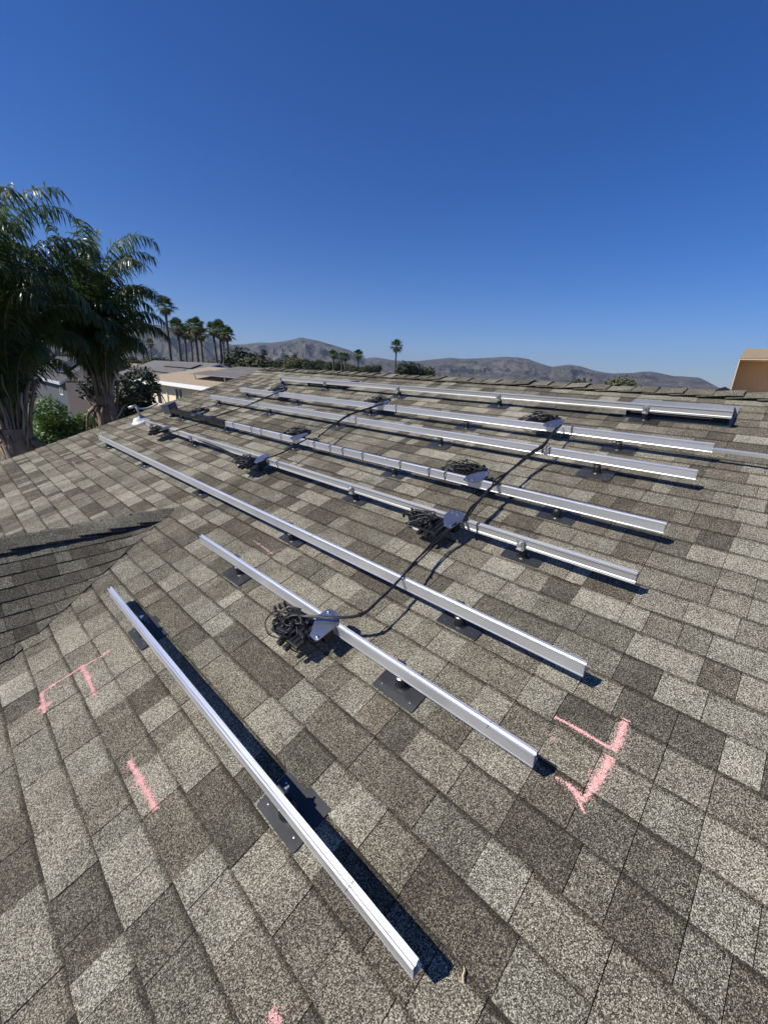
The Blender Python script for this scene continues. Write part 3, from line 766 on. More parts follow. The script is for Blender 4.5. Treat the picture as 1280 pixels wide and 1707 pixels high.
# ---- low roof vents under the top rail
def roof_vent(U0, U1, V0, V1, h, label):
    e = roof_empty('roof_vent', (U0+U1)/2, V0, .0125); tag(e, label, 'roof vent', 'low roof vents under the top rail')
    w, d = (U1-U0)/2, V1-V0
    mb = MB(); mb.prism(rounded(-.05, d+.02, -w-.015, w+.015, .01), -.001, .003); mb.build('flange', M['vent_metal'], e)
    mb = MB(); t = .003
    P = [(-.03,-w,h),(-.03,w,h),(d*.45,w*.98,h*.97),(d,w*.93,.012),(d,-w*.93,.012),(d*.45,-w*.98,h*.97)]
    mb.add(P+[(x, y, z-t) for x, y, z in P], [(0,5,2,1),(5,4,3,2),(6,7,8,11),(11,8,9,10),(0,1,7,6),(1,2,8,7),(2,3,9,8),(3,4,10,9),(4,5,11,10),(5,0,6,11)])
    mb.build('hood', M['vent_metal'], e)
    mb = MB()
    for sg in (-1, 1):
        a, b = sorted((sg*w*.99, sg*(w*.99-.004)))
        vs_ = [(-.03,a,.004),(-.03,a,h-t-.001),(d*.45,a*.985,h*.96-t),(d*.96,a*.95,.006)]; vs_ += [(x, y+(b-a), z) for x, y, z in vs_]
        mb.add(vs_, [(0,1,2,3),(7,6,5,4),(0,4,5,1),(1,5,6,2),(2,6,7,3),(3,7,4,0)])
    mb.build('side_panel', M['black'], e)
    mb = MB(); mb.box((.01, -w*.97, .004), (.016, w*.97, h-.006)); mb.build('louvre', M['black'], e)
    mb = MB(); mb.box((-.026, -w*.7, h*.45), (-.020, w*.9, h*.45+.006)); mb.build('lip', M['grey_metal'], e)
roof_vent(.30, .99, 3.735, 4.09, .085, 'low grey roof vent under the open end of the top rail')
roof_vent(4.56, 5.36, 3.72, 4.06, .07, 'low roof vent under the palm end of the top rail')

# ---- cardboard box and plastic film by the ridge
bU, bV = roofuv((1212, 655), 0)
bp_ = Vector((rx+.10, bU, 0)); 
e = empty('cardboard_box', (rx+.13, .42, rz-.035), (0, 0, R(4))); tag(e, 'open cardboard box lying on its side by the ridge', 'box')
mb = MB(); L_, D_, Hh, t = .95, .42, .33, .006
mb.box((0, -L_, .0), (D_, 0, t)); mb.build('bottom', M['card'], e)
mb = MB(); mb.box((0, -L_, Hh-t), (D_, 0, Hh)); mb.build('top', M['card'], e)
mb = MB(); mb.box((D_+.001, -L_, 0), (D_+.001+t, 0, Hh)); mb.build('back', M['card'], e)
for yy in (-t, -L_):
    mb = MB(); mb.box((.002, yy+.0005, t+.0005), (D_-.001, yy+t-.0005, Hh-t-.0005)); mb.build('side', M['card'], e)
mb = MB(); fl = [(-.10,-L_-.0,-.012),(-.10,.035,-.012),(0,0,.006),(0,-L_,.006)]; mb.add(fl+[(x,y,z+.005) for x,y,z in fl], [(3,2,1,0),(4,5,6,7),(0,1,5,4),(1,2,6,5),(2,3,7,6),(3,0,4,7)]); mb.build('flap', M['card'], e)
mb = MB(); fl = [(-.035,-L_,Hh+.075),(-.035,-.02,Hh+.075),(0,0,Hh+.0005),(0,-L_,Hh+.0005)]; mb.add(fl+[(x-.004,y,z+.004) for x,y,z in fl], [(3,2,1,0),(4,5,6,7),(0,1,5,4),(1,2,6,5),(2,3,7,6),(3,0,4,7)]); mb.build('flap', M['card'], e)
mb = MB(); r3 = random.Random(5)
g_ = [[Vector((rx+.10+i*.035, .42+j*.045, rz+.0+.05*max(0, noise.noise((i*.9, j*.8, 1.3)))+.075*math.exp(-((i-2)**2+(j-1.2)**2)*.5)-.03*j*.2)) for j in range(6)] for i in range(6)]
vs_ = [p for r_ in g_ for p in r_]; mb.add(vs_, [(i*6+j, (i+1)*6+j, (i+1)*6+j+1, i*6+j+1) for i in range(5) for j in range(5)])
o = mb.build('plastic_film', M['film']); tag(o, 'crumpled black plastic wrap beside the cardboard box', 'plastic wrap')
so = o.modifiers.new('thick', 'SOLIDIFY'); so.thickness = .003

# ---- pink chalk: flakes of pigment sitting on the granules
def chalk(label, segs, m='pink', dens=1.0, seed=1):
    r2 = random.Random(seed); mb = MB()
    segs_h = list(segs)
    for (p0, p1, w, dn) in segs_h:
        a = Vector(roofuv(p0)); b = Vector(roofuv(p1)); d = b-a; L_ = d.length; nrm = Vector((-d.y, d.x)).normalized() if L_ > 1e-6 else Vector((0, 1))
        if r2 and dn > .3 and not w > .03: segs_h.append((p0, p1, w*2.6, dn*.12))
        nfl = int(L_*(w+.004)*dn*dens*480000)
        for _ in range(min(nfl, 14000)):
            q = a+d*r2.uniform(-.01, 1.01)+nrm*max(-2.2*w, min(2.2*w, r2.gauss(0, w*.5)))
            if noise.noise((q.x*190, q.y*190, seed*3.3))*.6+.6*noise.noise((q.x*30, q.y*30, seed)) < .02-.42*dn: continue
            s = r2.uniform(.0009, .0019); an = r2.uniform(0, 6.3); z = roof_z(q.x, q.y)+.0009+r2.uniform(0, .0008)
            vs_ = [W(q.x+s*math.cos(an+k*1.571)*r2.uniform(.7, 1.2), q.y+s*math.sin(an+k*1.571)*r2.uniform(.7, 1.2), z+r2.uniform(-.0004, .0005)) for k in range(4)]
            mb.add(vs_, [(3, 2, 1, 0)])
    o = mb.build('chalk_mark', M[m]); tag(o, label, 'chalk mark', 'pink chalk marks on the shingles'); return o
chalk('bright pink chalk check mark on the open roof beyond the rail ends', [((1042,1203),(1030,1240),.013,1),((1030,1240),(1022,1256),.012,1),((1018,1262),(1000,1300),.014,1),((1000,1300),(985,1320),.012,.9),((985,1318),(972,1338),.010,1),((925,1198),(962,1218),.005,.9),((962,1218),(1015,1250),.006,.9),((945,1310),(972,1337),.009,.9),((925,1298),(945,1308),.006,.5),((958,1325),(975,1362),.005,.6),((983,1288),(995,1305),.008,.6),((906,1222),(930,1240),.006,.12)], seed=2)
chalk('pink chalk arrow sketched near the gable valley', [((185,1087),(145,1110),.005,1),((145,1110),(100,1138),.004,1),((100,1138),(72,1158),.004,1),((85,1148),(95,1142),.012,.8),((72,1158),(76,1190),.011,.9),((66,1182),(88,1176),.016,.8),((138,1112),(150,1135),.012,.9),((148,1130),(160,1162),.009,.8),((110,1150),(120,1142),.003,.4)], seed=3)
chalk('solid pink chalk stroke below the lowest rail', [((217,1271),(238,1305),.010,1),((236,1302),(250,1328),.012,1),((250,1328),(262,1352),.011,.9)], seed=4)
chalk('short pink chalk dab below the near end of the lowest rail', [((453,1688),(466,1712),.012,.9)], seed=5)
chalk('faded pink chalk cross between the sixth and seventh rails', [((405,945),(470,917),.005,.35),((424,903),(455,926),.006,.45)], 'pinkfaint', seed=6)
chalk('faded pink chalk lines by the roof edge under the palms', [((118,772),(148,763),.006,.6),((148,763),(180,756),.007,.35),((150,762),(163,767),.010,.4),((122,772),(128,776),.008,.5)], 'pinkfaint', seed=7)
chalk('faint worn chalk line beside the fifth rail end', [((1070,935),(1112,949),.008,.22)], 'pinkfaint', seed=8)
chalk('faint chalk smear beside the third rail end', [((1175,786),(1225,797),.008,.16)], 'pinkfaint', seed=9)
chalk('tiny faded chalk smear between the covered rail and the fifth rail', [((285,706),(298,708),.012,.4)], 'pinkfaint', seed=10)

# ---- a dry twig by the end of the lowest rail
U, V = roofuv((773, 1629), .012)
e = roof_empty('dry_leaf', U, V, .013, .5); mb = MB(); mb.tube(spline([(-.012,0,.002),(0,.002,.005),(.010,-.001,.004),(.017,.002,.002)], 4), [.001]+[.0026]*10+[.0012]*2, 6); o = mb.build('blade', M['twig'], e, True)
tag(e, 'tiny dry leaf lying beside the end of the lowest rail', 'leaf')

# ================================================================== NEIGHBOURS
def win(parent, c, w, h, face, fm='trim', depth=.05):
    """window: frame (with pane as sub-part); face = outward unit axis ('-x' or '-y')"""
    c = Vector(c); t = .07
    def bx(mb, lo, hi): mb.box((min(lo[0],hi[0]), min(lo[1],hi[1]), min(lo[2],hi[2])), (max(lo[0],hi[0]), max(lo[1],hi[1]), max(lo[2],hi[2])))
    mb = MB()
    def B(mb, a0, a1, z0, z1, d0, d1):
        if face == '-x': bx(mb, (c.x-d1, c.y+a0, c.z+z0), (c.x-d0, c.y+a1, c.z+z1))
        else: bx(mb, (c.x+a0, c.y-d1, c.z+z0), (c.x+a1, c.y-d0, c.z+z1))
    B(mb, -w/2, w/2, h/2-t, h/2, .003, depth); B(mb, -w/2, w/2, -h/2, -h/2+t, .003, depth)
    B(mb, -w/2, -w/2+t, -h/2+t, h/2-t, .003, depth); B(mb, w/2-t, w/2, -h/2+t, h/2-t, .003, depth)
    if w > .9: B(mb, -.03, .03, -h/2+t, h/2-t, .003, depth*.8)
    f = mb.build('window', M[fm], parent)
    mb = MB(); B(mb, -w/2+t+.002, w/2-t-.002, -h/2+t+.002, h/2-t-.002, .004, .015); mb.build('pane', M['glass'], f)
def gable_house(name, x0, x1, y0, y1, ez_, rz_, wallm, roofm, label, eave=.45, rake=.3, trim='trim', rotz=0, pivot=None, wall_front=None):
    """long axis along y, ridge parallel to y"""
    px_, py_ = pivot or (x0, y0)
    e = empty(name, (px_, py_, 0), (0, 0, rotz)); tag(e, label, 'house', 'neighbouring houses')
    X0, X1, Y0, Y1 = x0-px_, x1-px_, y0-py_, y1-py_; xm = (X0+X1)/2
    t = (rz_-ez_)/(xm-X0)
    mb = MB(); mb.box((X0, Y0, 0), (X1, Y1, ez_-.15)); w = mb.build('wall', M[wallm], e)
    for yy in (Y0, Y1-.2):
        mb = MB(); mb.add([(X0,yy,ez_-.15),(X1,yy,ez_-.15),(X1,yy,ez_-.05),(xm,yy,rz_-.12),(X0,yy,ez_-.05)]+[(X0,yy+.2,ez_-.15),(X1,yy+.2,ez_-.15),(X1,yy+.2,ez_-.05),(xm,yy+.2,rz_-.12),(X0,yy+.2,ez_-.05)], [(0,1,2,3,4),(9,8,7,6,5)]+[(i,(i+1)%5,5+(i+1)%5,5+i) for i in range(5)])
        mb.build('gable_wall', M[wall_front or wallm], e)
    roofs = []
    for sg in (-1, 1):
        ex_ = xm+sg*((xm-X0)+eave); zz = ez_-eave*t
        q = [(ex_, Y0-rake, zz), (xm, Y0-rake, rz_), (xm, Y1+rake, rz_), (ex_, Y1+rake, zz)]
        roofs.append(slab('roof', q, .12, M[roofm], e))
        mb = MB(); a, b = sorted((ex_-sg*.0, ex_+sg*.05)); mb.box((a+.002*sg, Y0-rake, zz-.20), (b+.002*sg, Y1+rake, zz+.015)); mb.build('gutter', M[trim], e)
        for yy in (Y0-rake-.045, Y1+rake+.003):
            mb = MB(); p = [(ex_, yy, zz+.01), (xm, yy, rz_+.01), (xm, yy, rz_-.19), (ex_, yy, zz-.19)]
            mb.add(p+[(x, y+.042, z) for x, y, z in p], [(0,1,2,3),(7,6,5,4),(0,4,5,1),(1,5,6,2),(2,6,7,3),(3,7,4,0)]); mb.build('barge_board', M[trim], e)
    return e, roofs, (X0, X1, Y0, Y1, xm, t)
def panel_row(parent_name, label, origin, dirs, n, size, lift, m='solar', legs=True, gap=.03):
    """solar array: origin = low near corner, dirs = (along, up)"""
    e = empty(parent_name, origin); tag(e, label, 'solar panels', 'solar arrays on the neighbouring roofs')
    A, Bv = Vector(dirs[0]).normalized(), Vector(dirs[1]).normalized(); Nn = A.cross(Bv)
    if Nn.z < 0: Nn = -Nn
    for k in range(n):
        o = A*k*(size[0]+gap)+Nn*lift
        q = [o, o+A*size[0], o+A*size[0]+Bv*size[1], o+Bv*size[1]]
        f = slab('panel', q, .04, M['frame'], e)
        b_ = .04; i0 = o+A*b_+Bv*b_+Nn*.004
        qi = [i0, i0+A*(size[0]-2*b_), i0+A*(size[0]-2*b_)+Bv*(size[1]-2*b_), i0+Bv*(size[1]-2*b_)]
        slab('glass', qi, .003, M[m], f)
    if legs:
        mb = MB(); Lt = n*(size[0]+gap)
        for f_ in (.06, .5, .94):
            p = A*Lt*f_+Bv*.08; mb.tube([p+Nn*(lift-.04), p-Nn*.02], .03, 6)
            p = A*Lt*f_+Bv*(size[1]-.1); mb.tube([p+Nn*(lift-.04), p-Nn*.02], .03, 6)
        mb.build('leg', M['frame'], e)
    return e
# tan roofed neighbour
e, rf, g = gable_house('neighbour_house', 10.0, 19.0, 16.0, 32.0, 6.58, 7.42, 'cream', 'roof_tan', 'cream neighbouring house with tan shingle roof and white gutters', .5, .35, wall_front='cream')
for yy in (30.2, 27.0, 23.6, 20.2): win(e, (0, yy-16.0, 5.55), 1.15 if yy < 29 else .85, 1.25, '-x')
for yy in (28.8, 25.3): 
    mb = MB(); mb.tube([(-.06, yy-16.0, 6.0), (-.06, yy-16.0, 2.0)], .05, 6); mb.build('downpipe', M['trim'], e)
tt = (7.42-6.58)/4.5
upd = Vector((1, 0, tt)).normalized()
panel_row('solar_array', 'lower tilted solar panels on the tan roof', (10.6, 18.2, 6.58+.6*tt), ((0,1,0), upd), 5, (1.65, 1.3), .34, 'solar_haze')
panel_row('solar_array', 'upper solar panels near the ridge of the tan roof', (12.35, 16.8, 6.58+2.35*tt), ((0,1,0), upd), 6, (1.65, 1.5), .26, 'solar_haze')
# beige gable neighbour behind the palms
e, rf, g = gable_house('neighbour_house', 6.35, 10.5, 37.7, 50.0, 6.15, 7.65, 'bluegrey', 'roof_dark', 'tall beige gabled house with charcoal roof behind the palms', .3, .12, 'trim_grey', wall_front='beige')
mb = MB(); mb.box((0, -.006, 0), (4.15, -.002, 5.9)); mb.build('stucco_front', M['beige'], e)
win(e, (0, 1.6, 5.2), 1.0, .55, '-x')
tt = (7.65-6.15)/2.075
upd = Vector((1, 0, tt)).normalized()
panel_row('solar_array', 'black solar panels on the charcoal roof behind the palms', (6.35+.35, 39.0, 6.15+.35*tt), ((0,1,0), upd), 3, (1.1, 1.75), .22, 'solar')
e2_ = empty('roof_flue', (6.35+1.55, 38.35, 6.15+1.55*tt-.03)); tag(e2_, 'thin metal flue on the charcoal roof behind the palms', 'flue')
mb = MB(); mb.tube([(0,0,0),(0,0,.8)], .06, 8); mb.build('flue_pipe', M['grey_metal'], e2_); mb = MB(); mb.lathe([(.18,.0),(.16,.05),(.07,.12),(0,.13)], 10, off=(0,0,.03)); mb.build('flue_base', M['white_pvc'], e2_)
# grey roofed neighbour
e, rf, g = gable_house('neighbour_house', 17.2, 29.5, 50.0, 84.0, 5.35, 7.75, 'bluegrey', 'roof_grey', 'blue grey house with long grey roof beyond the tan roofed house', .5, .3, 'trim', rotz=R(-8), pivot=(17.2, 50.0))
for yy in (7.0, 12.5): win(e, (0, yy, 4.2), 2.4, 1.6, '-x')
mb = MB(); mb.box((-.03, 2.0, 2.4), (-.003, 5.2, 5.0)); mb.build('garage_door', M['trim'], e)
mb = MB(); mb.box((-.03, 15.5, 0), (-.003, 26.0, 5.0)); mb.build('side_cladding', M['sagegrey'], e)
for yy in (17.0, 20.3): win(e, (-.03, yy, 4.25), 1.3, 1.3, '-x')
q = slab('lean_to_roof', [(-4.5, -1, 2.6), (-.05, -1, 3.3), (-.05, 15, 3.3), (-4.5, 15, 2.6)], .12, M['roof_grey'], e)
mb = MB(); mb.box((-4.2, -.8, 0), (-3.9, 14.8, 2.5)); mb.build('lean_to_wall', M['brown'], e)
tt = (7.75-5.35)/6.15
rz8 = Matrix.Rotation(R(-8), 3, 'Z'); A = rz8 @ Vector((0,1,0)); Bv = (rz8 @ Vector((1,0,0))+Vector((0,0,tt))).normalized()
for row in (0, 1):
    o_ = Vector((17.2, 50.0, 0))+rz8 @ Vector((2.2+row*1.75, 3.0, 0)); o_.z = 5.35+(2.2+row*1.75)*tt
    panel_row('solar_array', ('lower' if row == 0 else 'upper')+' row of solar panels on the long grey roof', o_, (A, Bv), 14, (1.05, 1.45), .22, 'solar_haze')
# white patio lattice and beige garden wall under the palms
P0 = atY((84, 706), 15.0)
e = empty('patio_cover', (P0.x-.9, 15.0, 0)); tag(e, 'pale slatted patio cover behind the thick palm trunk', 'patio cover')
for k in range(11):
    mb = MB(); mb.box((0, .16*k, P0.z+.02*k+.1), (1.35, .16*k+.10, P0.z+.02*k+.145)); mb.build('slat', M['trim_grey'], e)
for xx in (.05, 1.22):
    mb = MB(); mb.box((xx, .02, 0), (xx+.09, .11, P0.z+.097)); mb.build('post', M['trim_grey'], e)
    mb = MB(); mb.add([(xx, 0, P0.z), (xx+.09, 0, P0.z), (xx+.09, 1.75, P0.z+.2), (xx, 1.75, P0.z+.2), (xx, 0, P0.z+.095), (xx+.09, 0, P0.z+.095), (xx+.09, 1.75, P0.z+.295), (xx, 1.75, P0.z+.295)], [(3,2,1,0),(4,5,6,7),(0,1,5,4),(1,2,6,5),(2,3,7,6),(3,0,4,7)]); mb.build('beam', M['trim_grey'], e)
mb = MB(); mb.box((-12, 12.2, 0), (9.0, 12.4, 4.4)); mb.box((-12, 12.15, 4.4), (9.0, 12.45, 4.47)); 
o = mb.build('garden_wall', M['beige']); tag(o, 'beige garden wall behind the palm trunks', 'wall')

# ================================================================== VEGETATION
def leaf_crown(seed, n, lobes, size, squash=.8, shell=.55):
    """leaf sized faces through several uneven lobes"""
    r2 = random.Random(seed); vs_ = []; fs = []
    tot = sum(l[3]**2 for l in lobes)
    for (x, y, z, rr) in lobes:
        for _ in range(int(n*rr*rr/tot)):
            d = Vector((r2.gauss(0, 1), r2.gauss(0, 1), r2.gauss(0, 1))).normalized()
            rad = rr*(shell+(1-shell)*r2.random()**.6)*(1+.28*noise.noise((d*2.2+Vector((x, y, seed*1.3)))))
            p = Vector((x, y, z))+Vector((d.x, d.y, d.z*squash))*rad
            a = Vector((r2.gauss(0, 1), r2.gauss(0, 1), r2.gauss(0, .6))).normalized(); b = a.cross(d+Vector((0, 0, .3))).normalized()
            s = size*r2.uniform(.6, 1.3); i = len(vs_)
            vs_ += [p-a*s, p+b*s*.42+d*s*.12, p+a*s, p-b*s*.42+d*s*.12]; fs.append((i, i+1, i+2, i+3))
    return vs_, fs
def trunk_mb(h, r, lobes, seed):
    r2 = random.Random(seed); mb = MB()
    top = Vector((r2.uniform(-.1, .1)*h, r2.uniform(-.1, .1)*h, h))
    mb.tube(spline([(0,0,-.1),(r2.uniform(-.05,.05)*h, r2.uniform(-.05,.05)*h, h*.5), top], 4), [r*(1.25-.06*i) for i in range(9)], 8)
    for l in lobes[:6]: mb.tube(spline([top*.85, (top+Vector(l[:3]))*.5+Vector((0,0,-.1*h)), Vector(l[:3])], 3), [r*.55-.05*r*i for i in range(7)], 6)
    return mb
def tree_proto(name, seed, h, spread, n, leafm, size, cone=False):
    r2 = random.Random(seed); lobes = []
    if cone:
        for k in range(9): f = k/8; lobes.append((r2.uniform(-.1,.1)*spread, r2.uniform(-.1,.1)*spread, h*(.12+.85*f), spread*(1-.8*f)*.55+.1))
    else:
        for k in range(11):
            a = r2.uniform(0, 6.28); q = r2.random()**.6*spread*.62
            lobes.append((q*math.cos(a), q*math.sin(a), h*(.62+.30*r2.random()), spread*r2.uniform(.28, .48)))
    e = empty(name); trunk_mb(h*(.5 if not cone else .9), .025*h, [] if cone else lobes, seed).build('trunk', M['bark'], e, True)
    vs_, fs = leaf_crown(seed, n, lobes, size); mesh('crown', vs_, fs, M[leafm], e)
    return e

# --- queen palms
def frond(base, az_, el0, L, droop, seed, young=False, leafl=.55, nl=62, twist=0.0, pw=2.0):
    r2 = random.Random(seed); steps = 26
    p = Vector(base); pts = [p.copy()]; tans = []
    hdir = Vector((math.cos(az_), math.sin(az_), 0)); side = Vector((-hdir.y, hdir.x, 0))
    pitch = el0
    for i in range(steps):
        f = i/steps
        pitch = el0-droop*(f**pw)
        hd = (hdir+side*twist*f).normalized()
        t = hd*math.cos(pitch)+Vector((0, 0, math.sin(pitch))); tans.append(t); p = p+t*L/steps; pts.append(p.copy())
    tans.append(tans[-1])
    mb = MB()
    mb.tube(pts, [.026*(1-.93*i/steps) for i in range(steps+1)], 6, mi=1)
    for k in range(nl):
        f = .24+.76*(k+r2.random())/nl; i = min(steps-1, int(f*steps)); q = pts[i].lerp(pts[i+1], f*steps-i); t = tans[i]
        prof_ = math.sin(min(1, (f-.16)/.45)*math.pi/2)*(1-.60*max(0, (f-.55)/.45)**1.5)
        for sg in (-1, 1):
            l = leafl*prof_*r2.uniform(.75, 1.15); sd = side*sg
            rise = r2.choice((-.7, -.35, 0, .35))
            d = (sd*r2.uniform(.55, .95)+t*r2.uniform(.35, .75)+Vector((0, 0, rise))).normalized()
            wv = (t.cross(d)).normalized(); wd = d.cross(wv).normalized()
            bw = r2.uniform(.008, .015); a = q.copy(); seg = 4; base_i = len(mb.v); dd = d.copy()
            bend = r2.uniform(.25, .9)
            for j in range(seg+1):
                w = bw*(.6, 1.0, .95, .65, .08)[j]
                wd2 = dd.cross(wv); wd2 = wd2.normalized() if wd2.length > 1e-5 else wd
                mb.v += [a-wd2*w, a+wd2*w]
                dd = (dd+Vector((0, 0, -bend*(.5+j*.35)))).normalized(); a = a+dd*l/seg
            for j in range(seg): mb.f.append((base_i+2*j, base_i+2*j+1, base_i+2*j+3, base_i+2*j+2)); mb.mi.append(0)
    return mb
def queen_palm(label, base, h, r, nf, seed, az_bias=None, Lr=(2.6, 3.4), lean=(0, 0), nbase=16):
    r2 = random.Random(seed); e = empty('queen_palm', base); tag(e, label, 'palm tree', 'feathery palms beside the house')
    pts = []; rr = []
    for i in range(40):
        f = i/39; pts.append((lean[0]*f*f, lean[1]*f*f, -.1+f*(h+.1))); rr.append(r*(1.15-.2*f+(.06 if i % 2 else 0)+(.15 if f > .86 else 0)))
    mb = MB(); mb.tube(pts, rr, 14); mb.build('trunk', M['trunk'], e)
    top = Vector((lean[0], lean[1], h))
    for k in range(nbase):                      # old leaf bases, split and flared, clasping the top of the trunk
        a = k*2.4+r2.uniform(-.2, .2); zz = h-1.7+1.75*k/nbase; d = Vector((math.cos(a), math.sin(a), 0)); s_ = Vector((-d.y, d.x, 0))
        L_ = r2.uniform(.35, 1.45)*(1 if zz > h-.9 else .6); fl = r2.uniform(.0, .30)*(1.5 if r2.random() < .2 else 1); wd = r2.uniform(.03, .095); mb = MB(); cc = []
        for j in range(7):
            f = j/6; c = Vector((lean[0], lean[1], zz))+d*(r*.85+fl*f**1.5)+Vector((0, 0, L_*f)); w = wd*(1-.72*f**.7); cc.append((c, w))
        b0 = len(mb.v)
        for c, w in cc:
            c = c+s_*r2.uniform(-.025, .025)+d*r2.uniform(-.015, .02); w *= r2.uniform(.6, 1.25)
            mb.v += [c-s_*w-d*.035, c+d*.02, c+s_*w-d*.035, c-d*.02]
        for j in range(6):
            for q in range(4): mb.f.append((b0+4*j+q, b0+4*j+(q+1) % 4, b0+4*j+4+(q+1) % 4, b0+4*j+4+q)); mb.mi.append(0)
        mb.f.append((b0+24, b0+25, b0+26, b0+27)); mb.mi.append(0)
        mb.build('leaf_base', M['spathe'] if r2.random() < .15 else M['drybase'], e, True)
    for k in range(6):                          # dead strands hanging below the crown
        a = r2.uniform(0, 6.28); d = Vector((math.cos(a), math.sin(a), 0)); q = top+d*r*1.1+Vector((0,0,-.2))
        mb = MB(); mb.tube(spline([q, q+d*.22+Vector((0,0,-.25)), q+d*.30+Vector((0,0,-.8)), q+d*.26+Vector((0,0,-1.3))], 4), [.03-.0015*i for i in range(13)], 5); mb.build('dead_stalk', M['drybase'], e, True)
    for k in range(nf):
        f = k/nf; a = k*2.39996+r2.uniform(-.25, .25)
        el0 = R(89-10*f)+r2.uniform(-.04, .04); L_ = r2.uniform(*Lr)*(1-.52*f if f > .1 else .85); dr = R(120+55*f)*r2.uniform(.9, 1.12)
        if f < .08: dr *= .22
        frond(top+Vector((math.cos(a), math.sin(a), 0))*r*.4+Vector((0, 0, r2.uniform(-.25, .1))), a, el0, L_, dr, seed*100+k, nl=104, leafl=.62*(1-.35*f), pw=r2.uniform(2.6, 4.6)-.3*f, twist=r2.uniform(-.3, .3)).build('frond', [M['frond_light'] if f < .12 else M['frond'], M['petiole']], e)
    return e
pB = atY((170, 640), 11.4); pA = atY((38, 690), 10.4)
queen_palm('feathery palm with slender trunk standing beside the roof edge', (pB.x, 11.4, 0), pB.z-.25, .17, 46, 3, lean=(.0, 0), Lr=(3.5, 4.5), nbase=44)
queen_palm('big feathery palm with thick shaggy trunk of dry leaf bases', (pA.x-.1, 10.4, 0), pA.z-.25, .215, 54, 8, lean=(-.05, 0), Lr=(4.5, 5.6), nbase=60)

# --- shrubs behind the roof edge
def shrub(px, Y, rx_, label, leafm, n, size, seed, topz):
    p = atY(px, Y); r2 = random.Random(seed)
    e = empty('shrub_tree', (p.x, Y, 0)); tag(e, label, 'tree')
    lobes = [(r2.uniform(-.6,.6)*rx_, r2.uniform(-.6,.6)*rx_, p.z+r2.uniform(-.75,.55)*rx_*topz, rx_*r2.uniform(.35,.55)) for _ in range(12)]
    trunk_mb(p.z-.3*rx_, .09, lobes, seed).build('trunk', M['bark'], e, True)
    vs_, fs = leaf_crown(seed, n, lobes, size, .9, .5); mesh('crown', vs_, fs, M[leafm], e)
shrub((118, 712), 13.2, .95, 'bright green leafy shrub between the two feathery palms', 'leaf', 12000, .05, 31, 1.0)
shrub((214, 668), 17.5, 1.25, 'dark dense tree behind the slender palm trunk', 'leaf_dark', 9000, .085, 32, 1.0)

# --- fan palms (tall, far off)
def fan_palm_proto(seed, h, crown):
    r2 = random.Random(seed); e = empty('fan_palm'); mb = MB()
    mb.tube(spline([(0,0,-.2),(r2.uniform(-.2,.2), r2.uniform(-.2,.2), h*.5),(0,0,h)], 5), [.30-.013*i for i in range(11)], 8); mb.build('trunk', M['fantrunk'], e, True)
    def leaves(n, e0, e1, L0, droop):
        mb = MB()
        for k in range(n):
            a = k*2.4+r2.uniform(-.3, .3); el_ = R(e0+(e1-e0)*k/n+r2.uniform(-8, 8)); d = Vector((math.cos(a)*math.cos(el_), math.sin(a)*math.cos(el_), math.sin(el_)))
            s_ = d.cross(Vector((0,0,1))).normalized(); nrm = s_.cross(d).normalized(); L_ = L0*r2.uniform(.8, 1.15)
            o = Vector((0,0,h+r2.uniform(-.15,.15))); c = o+d*L_*.48
            mb.add([o-s_*.03, o+s_*.03, c+s_*.02, c-s_*.02], [(0,1,2,3)])
            for j in range(11):
                t = R(-78+156*j/10); bd = d*math.cos(t)+s_*math.sin(t); l = L_*.62*(.75+.25*math.cos(t)); w = bd.cross(nrm)*L_*.042
                mid = c+bd*l*.55+nrm*L_*.03; tip = c+bd*l+Vector((0,0,-droop*L_*.25))
                mb.add([c, mid-w, tip, mid+w], [(0,1,2,3)])
        return mb
    leaves(32, 84, -26, crown*.82, .8).build('crown', M['fan'], e)
    leaves(14, -34, -74, crown*.55, 1.0).build('dry_skirt', M['fan_dry'], e)
    return e
fp = [fan_palm_proto(50+k, 1.0*hh, cc) for k, (hh, cc) in enumerate(((16, 2.1), (13, 2.2), (14, 2.0)))]
FP = [(275, 512, 76, 0, 1.0, 'tall lone fan palm standing above the clump of fan palms'), (296, 548, 82, 1, 1, 0), (308, 556, 88, 2, .9, 0), (325, 547, 80, 1, 1.05, 0), (334, 558, 86, 2, .95, 0), (355, 550, 84, 2, 1, 0), (366, 551, 80, 1, .95, 0), (379, 558, 78, 2, .9, 0), (372, 562, 92, 0, .9, 0), (318, 560, 95, 1, .9, 0),
      (556, 592, 128, 1, 1, 1), (576, 596, 125, 2, 1, 1), (597, 592, 126, 1, 1, 1), (570, 594, 138, 0, 1, 1),
      (661, 578, 112, 1, 1.05, 'fan palm standing alone between the clump of palms and the cypresses'), (440, 587, 230, 0, 1, 2), (478, 597, 240, 1, .9, 2), (491, 595, 245, 2, .9, 2), (250, 573, 150, 1, .8, 3)]
FPL = ['fan palm in the dense clump behind the grey roof with solar panels', 'fan palm in the small clump rising behind the ridge', 'small far fan palm in front of the highest mountain', 'small dark palm behind the slender feathery palm']
FPG = ['dense clump of fan palms', 'small clump of fan palms behind the ridge', 'far fan palms below the mountain', None]
def scaled_tree(proto, used, loc, sc, rz, label, cat, group, sz=None):
    o = proto if not used else copy_tree(proto)
    o.location = loc; o.scale = (sc, sc, sz or sc); o.rotation_euler = (0, 0, rz); o.pop('group', None) if 'group' in o else None
    tag(o, label, cat, group); return o
usedp = [False]*3
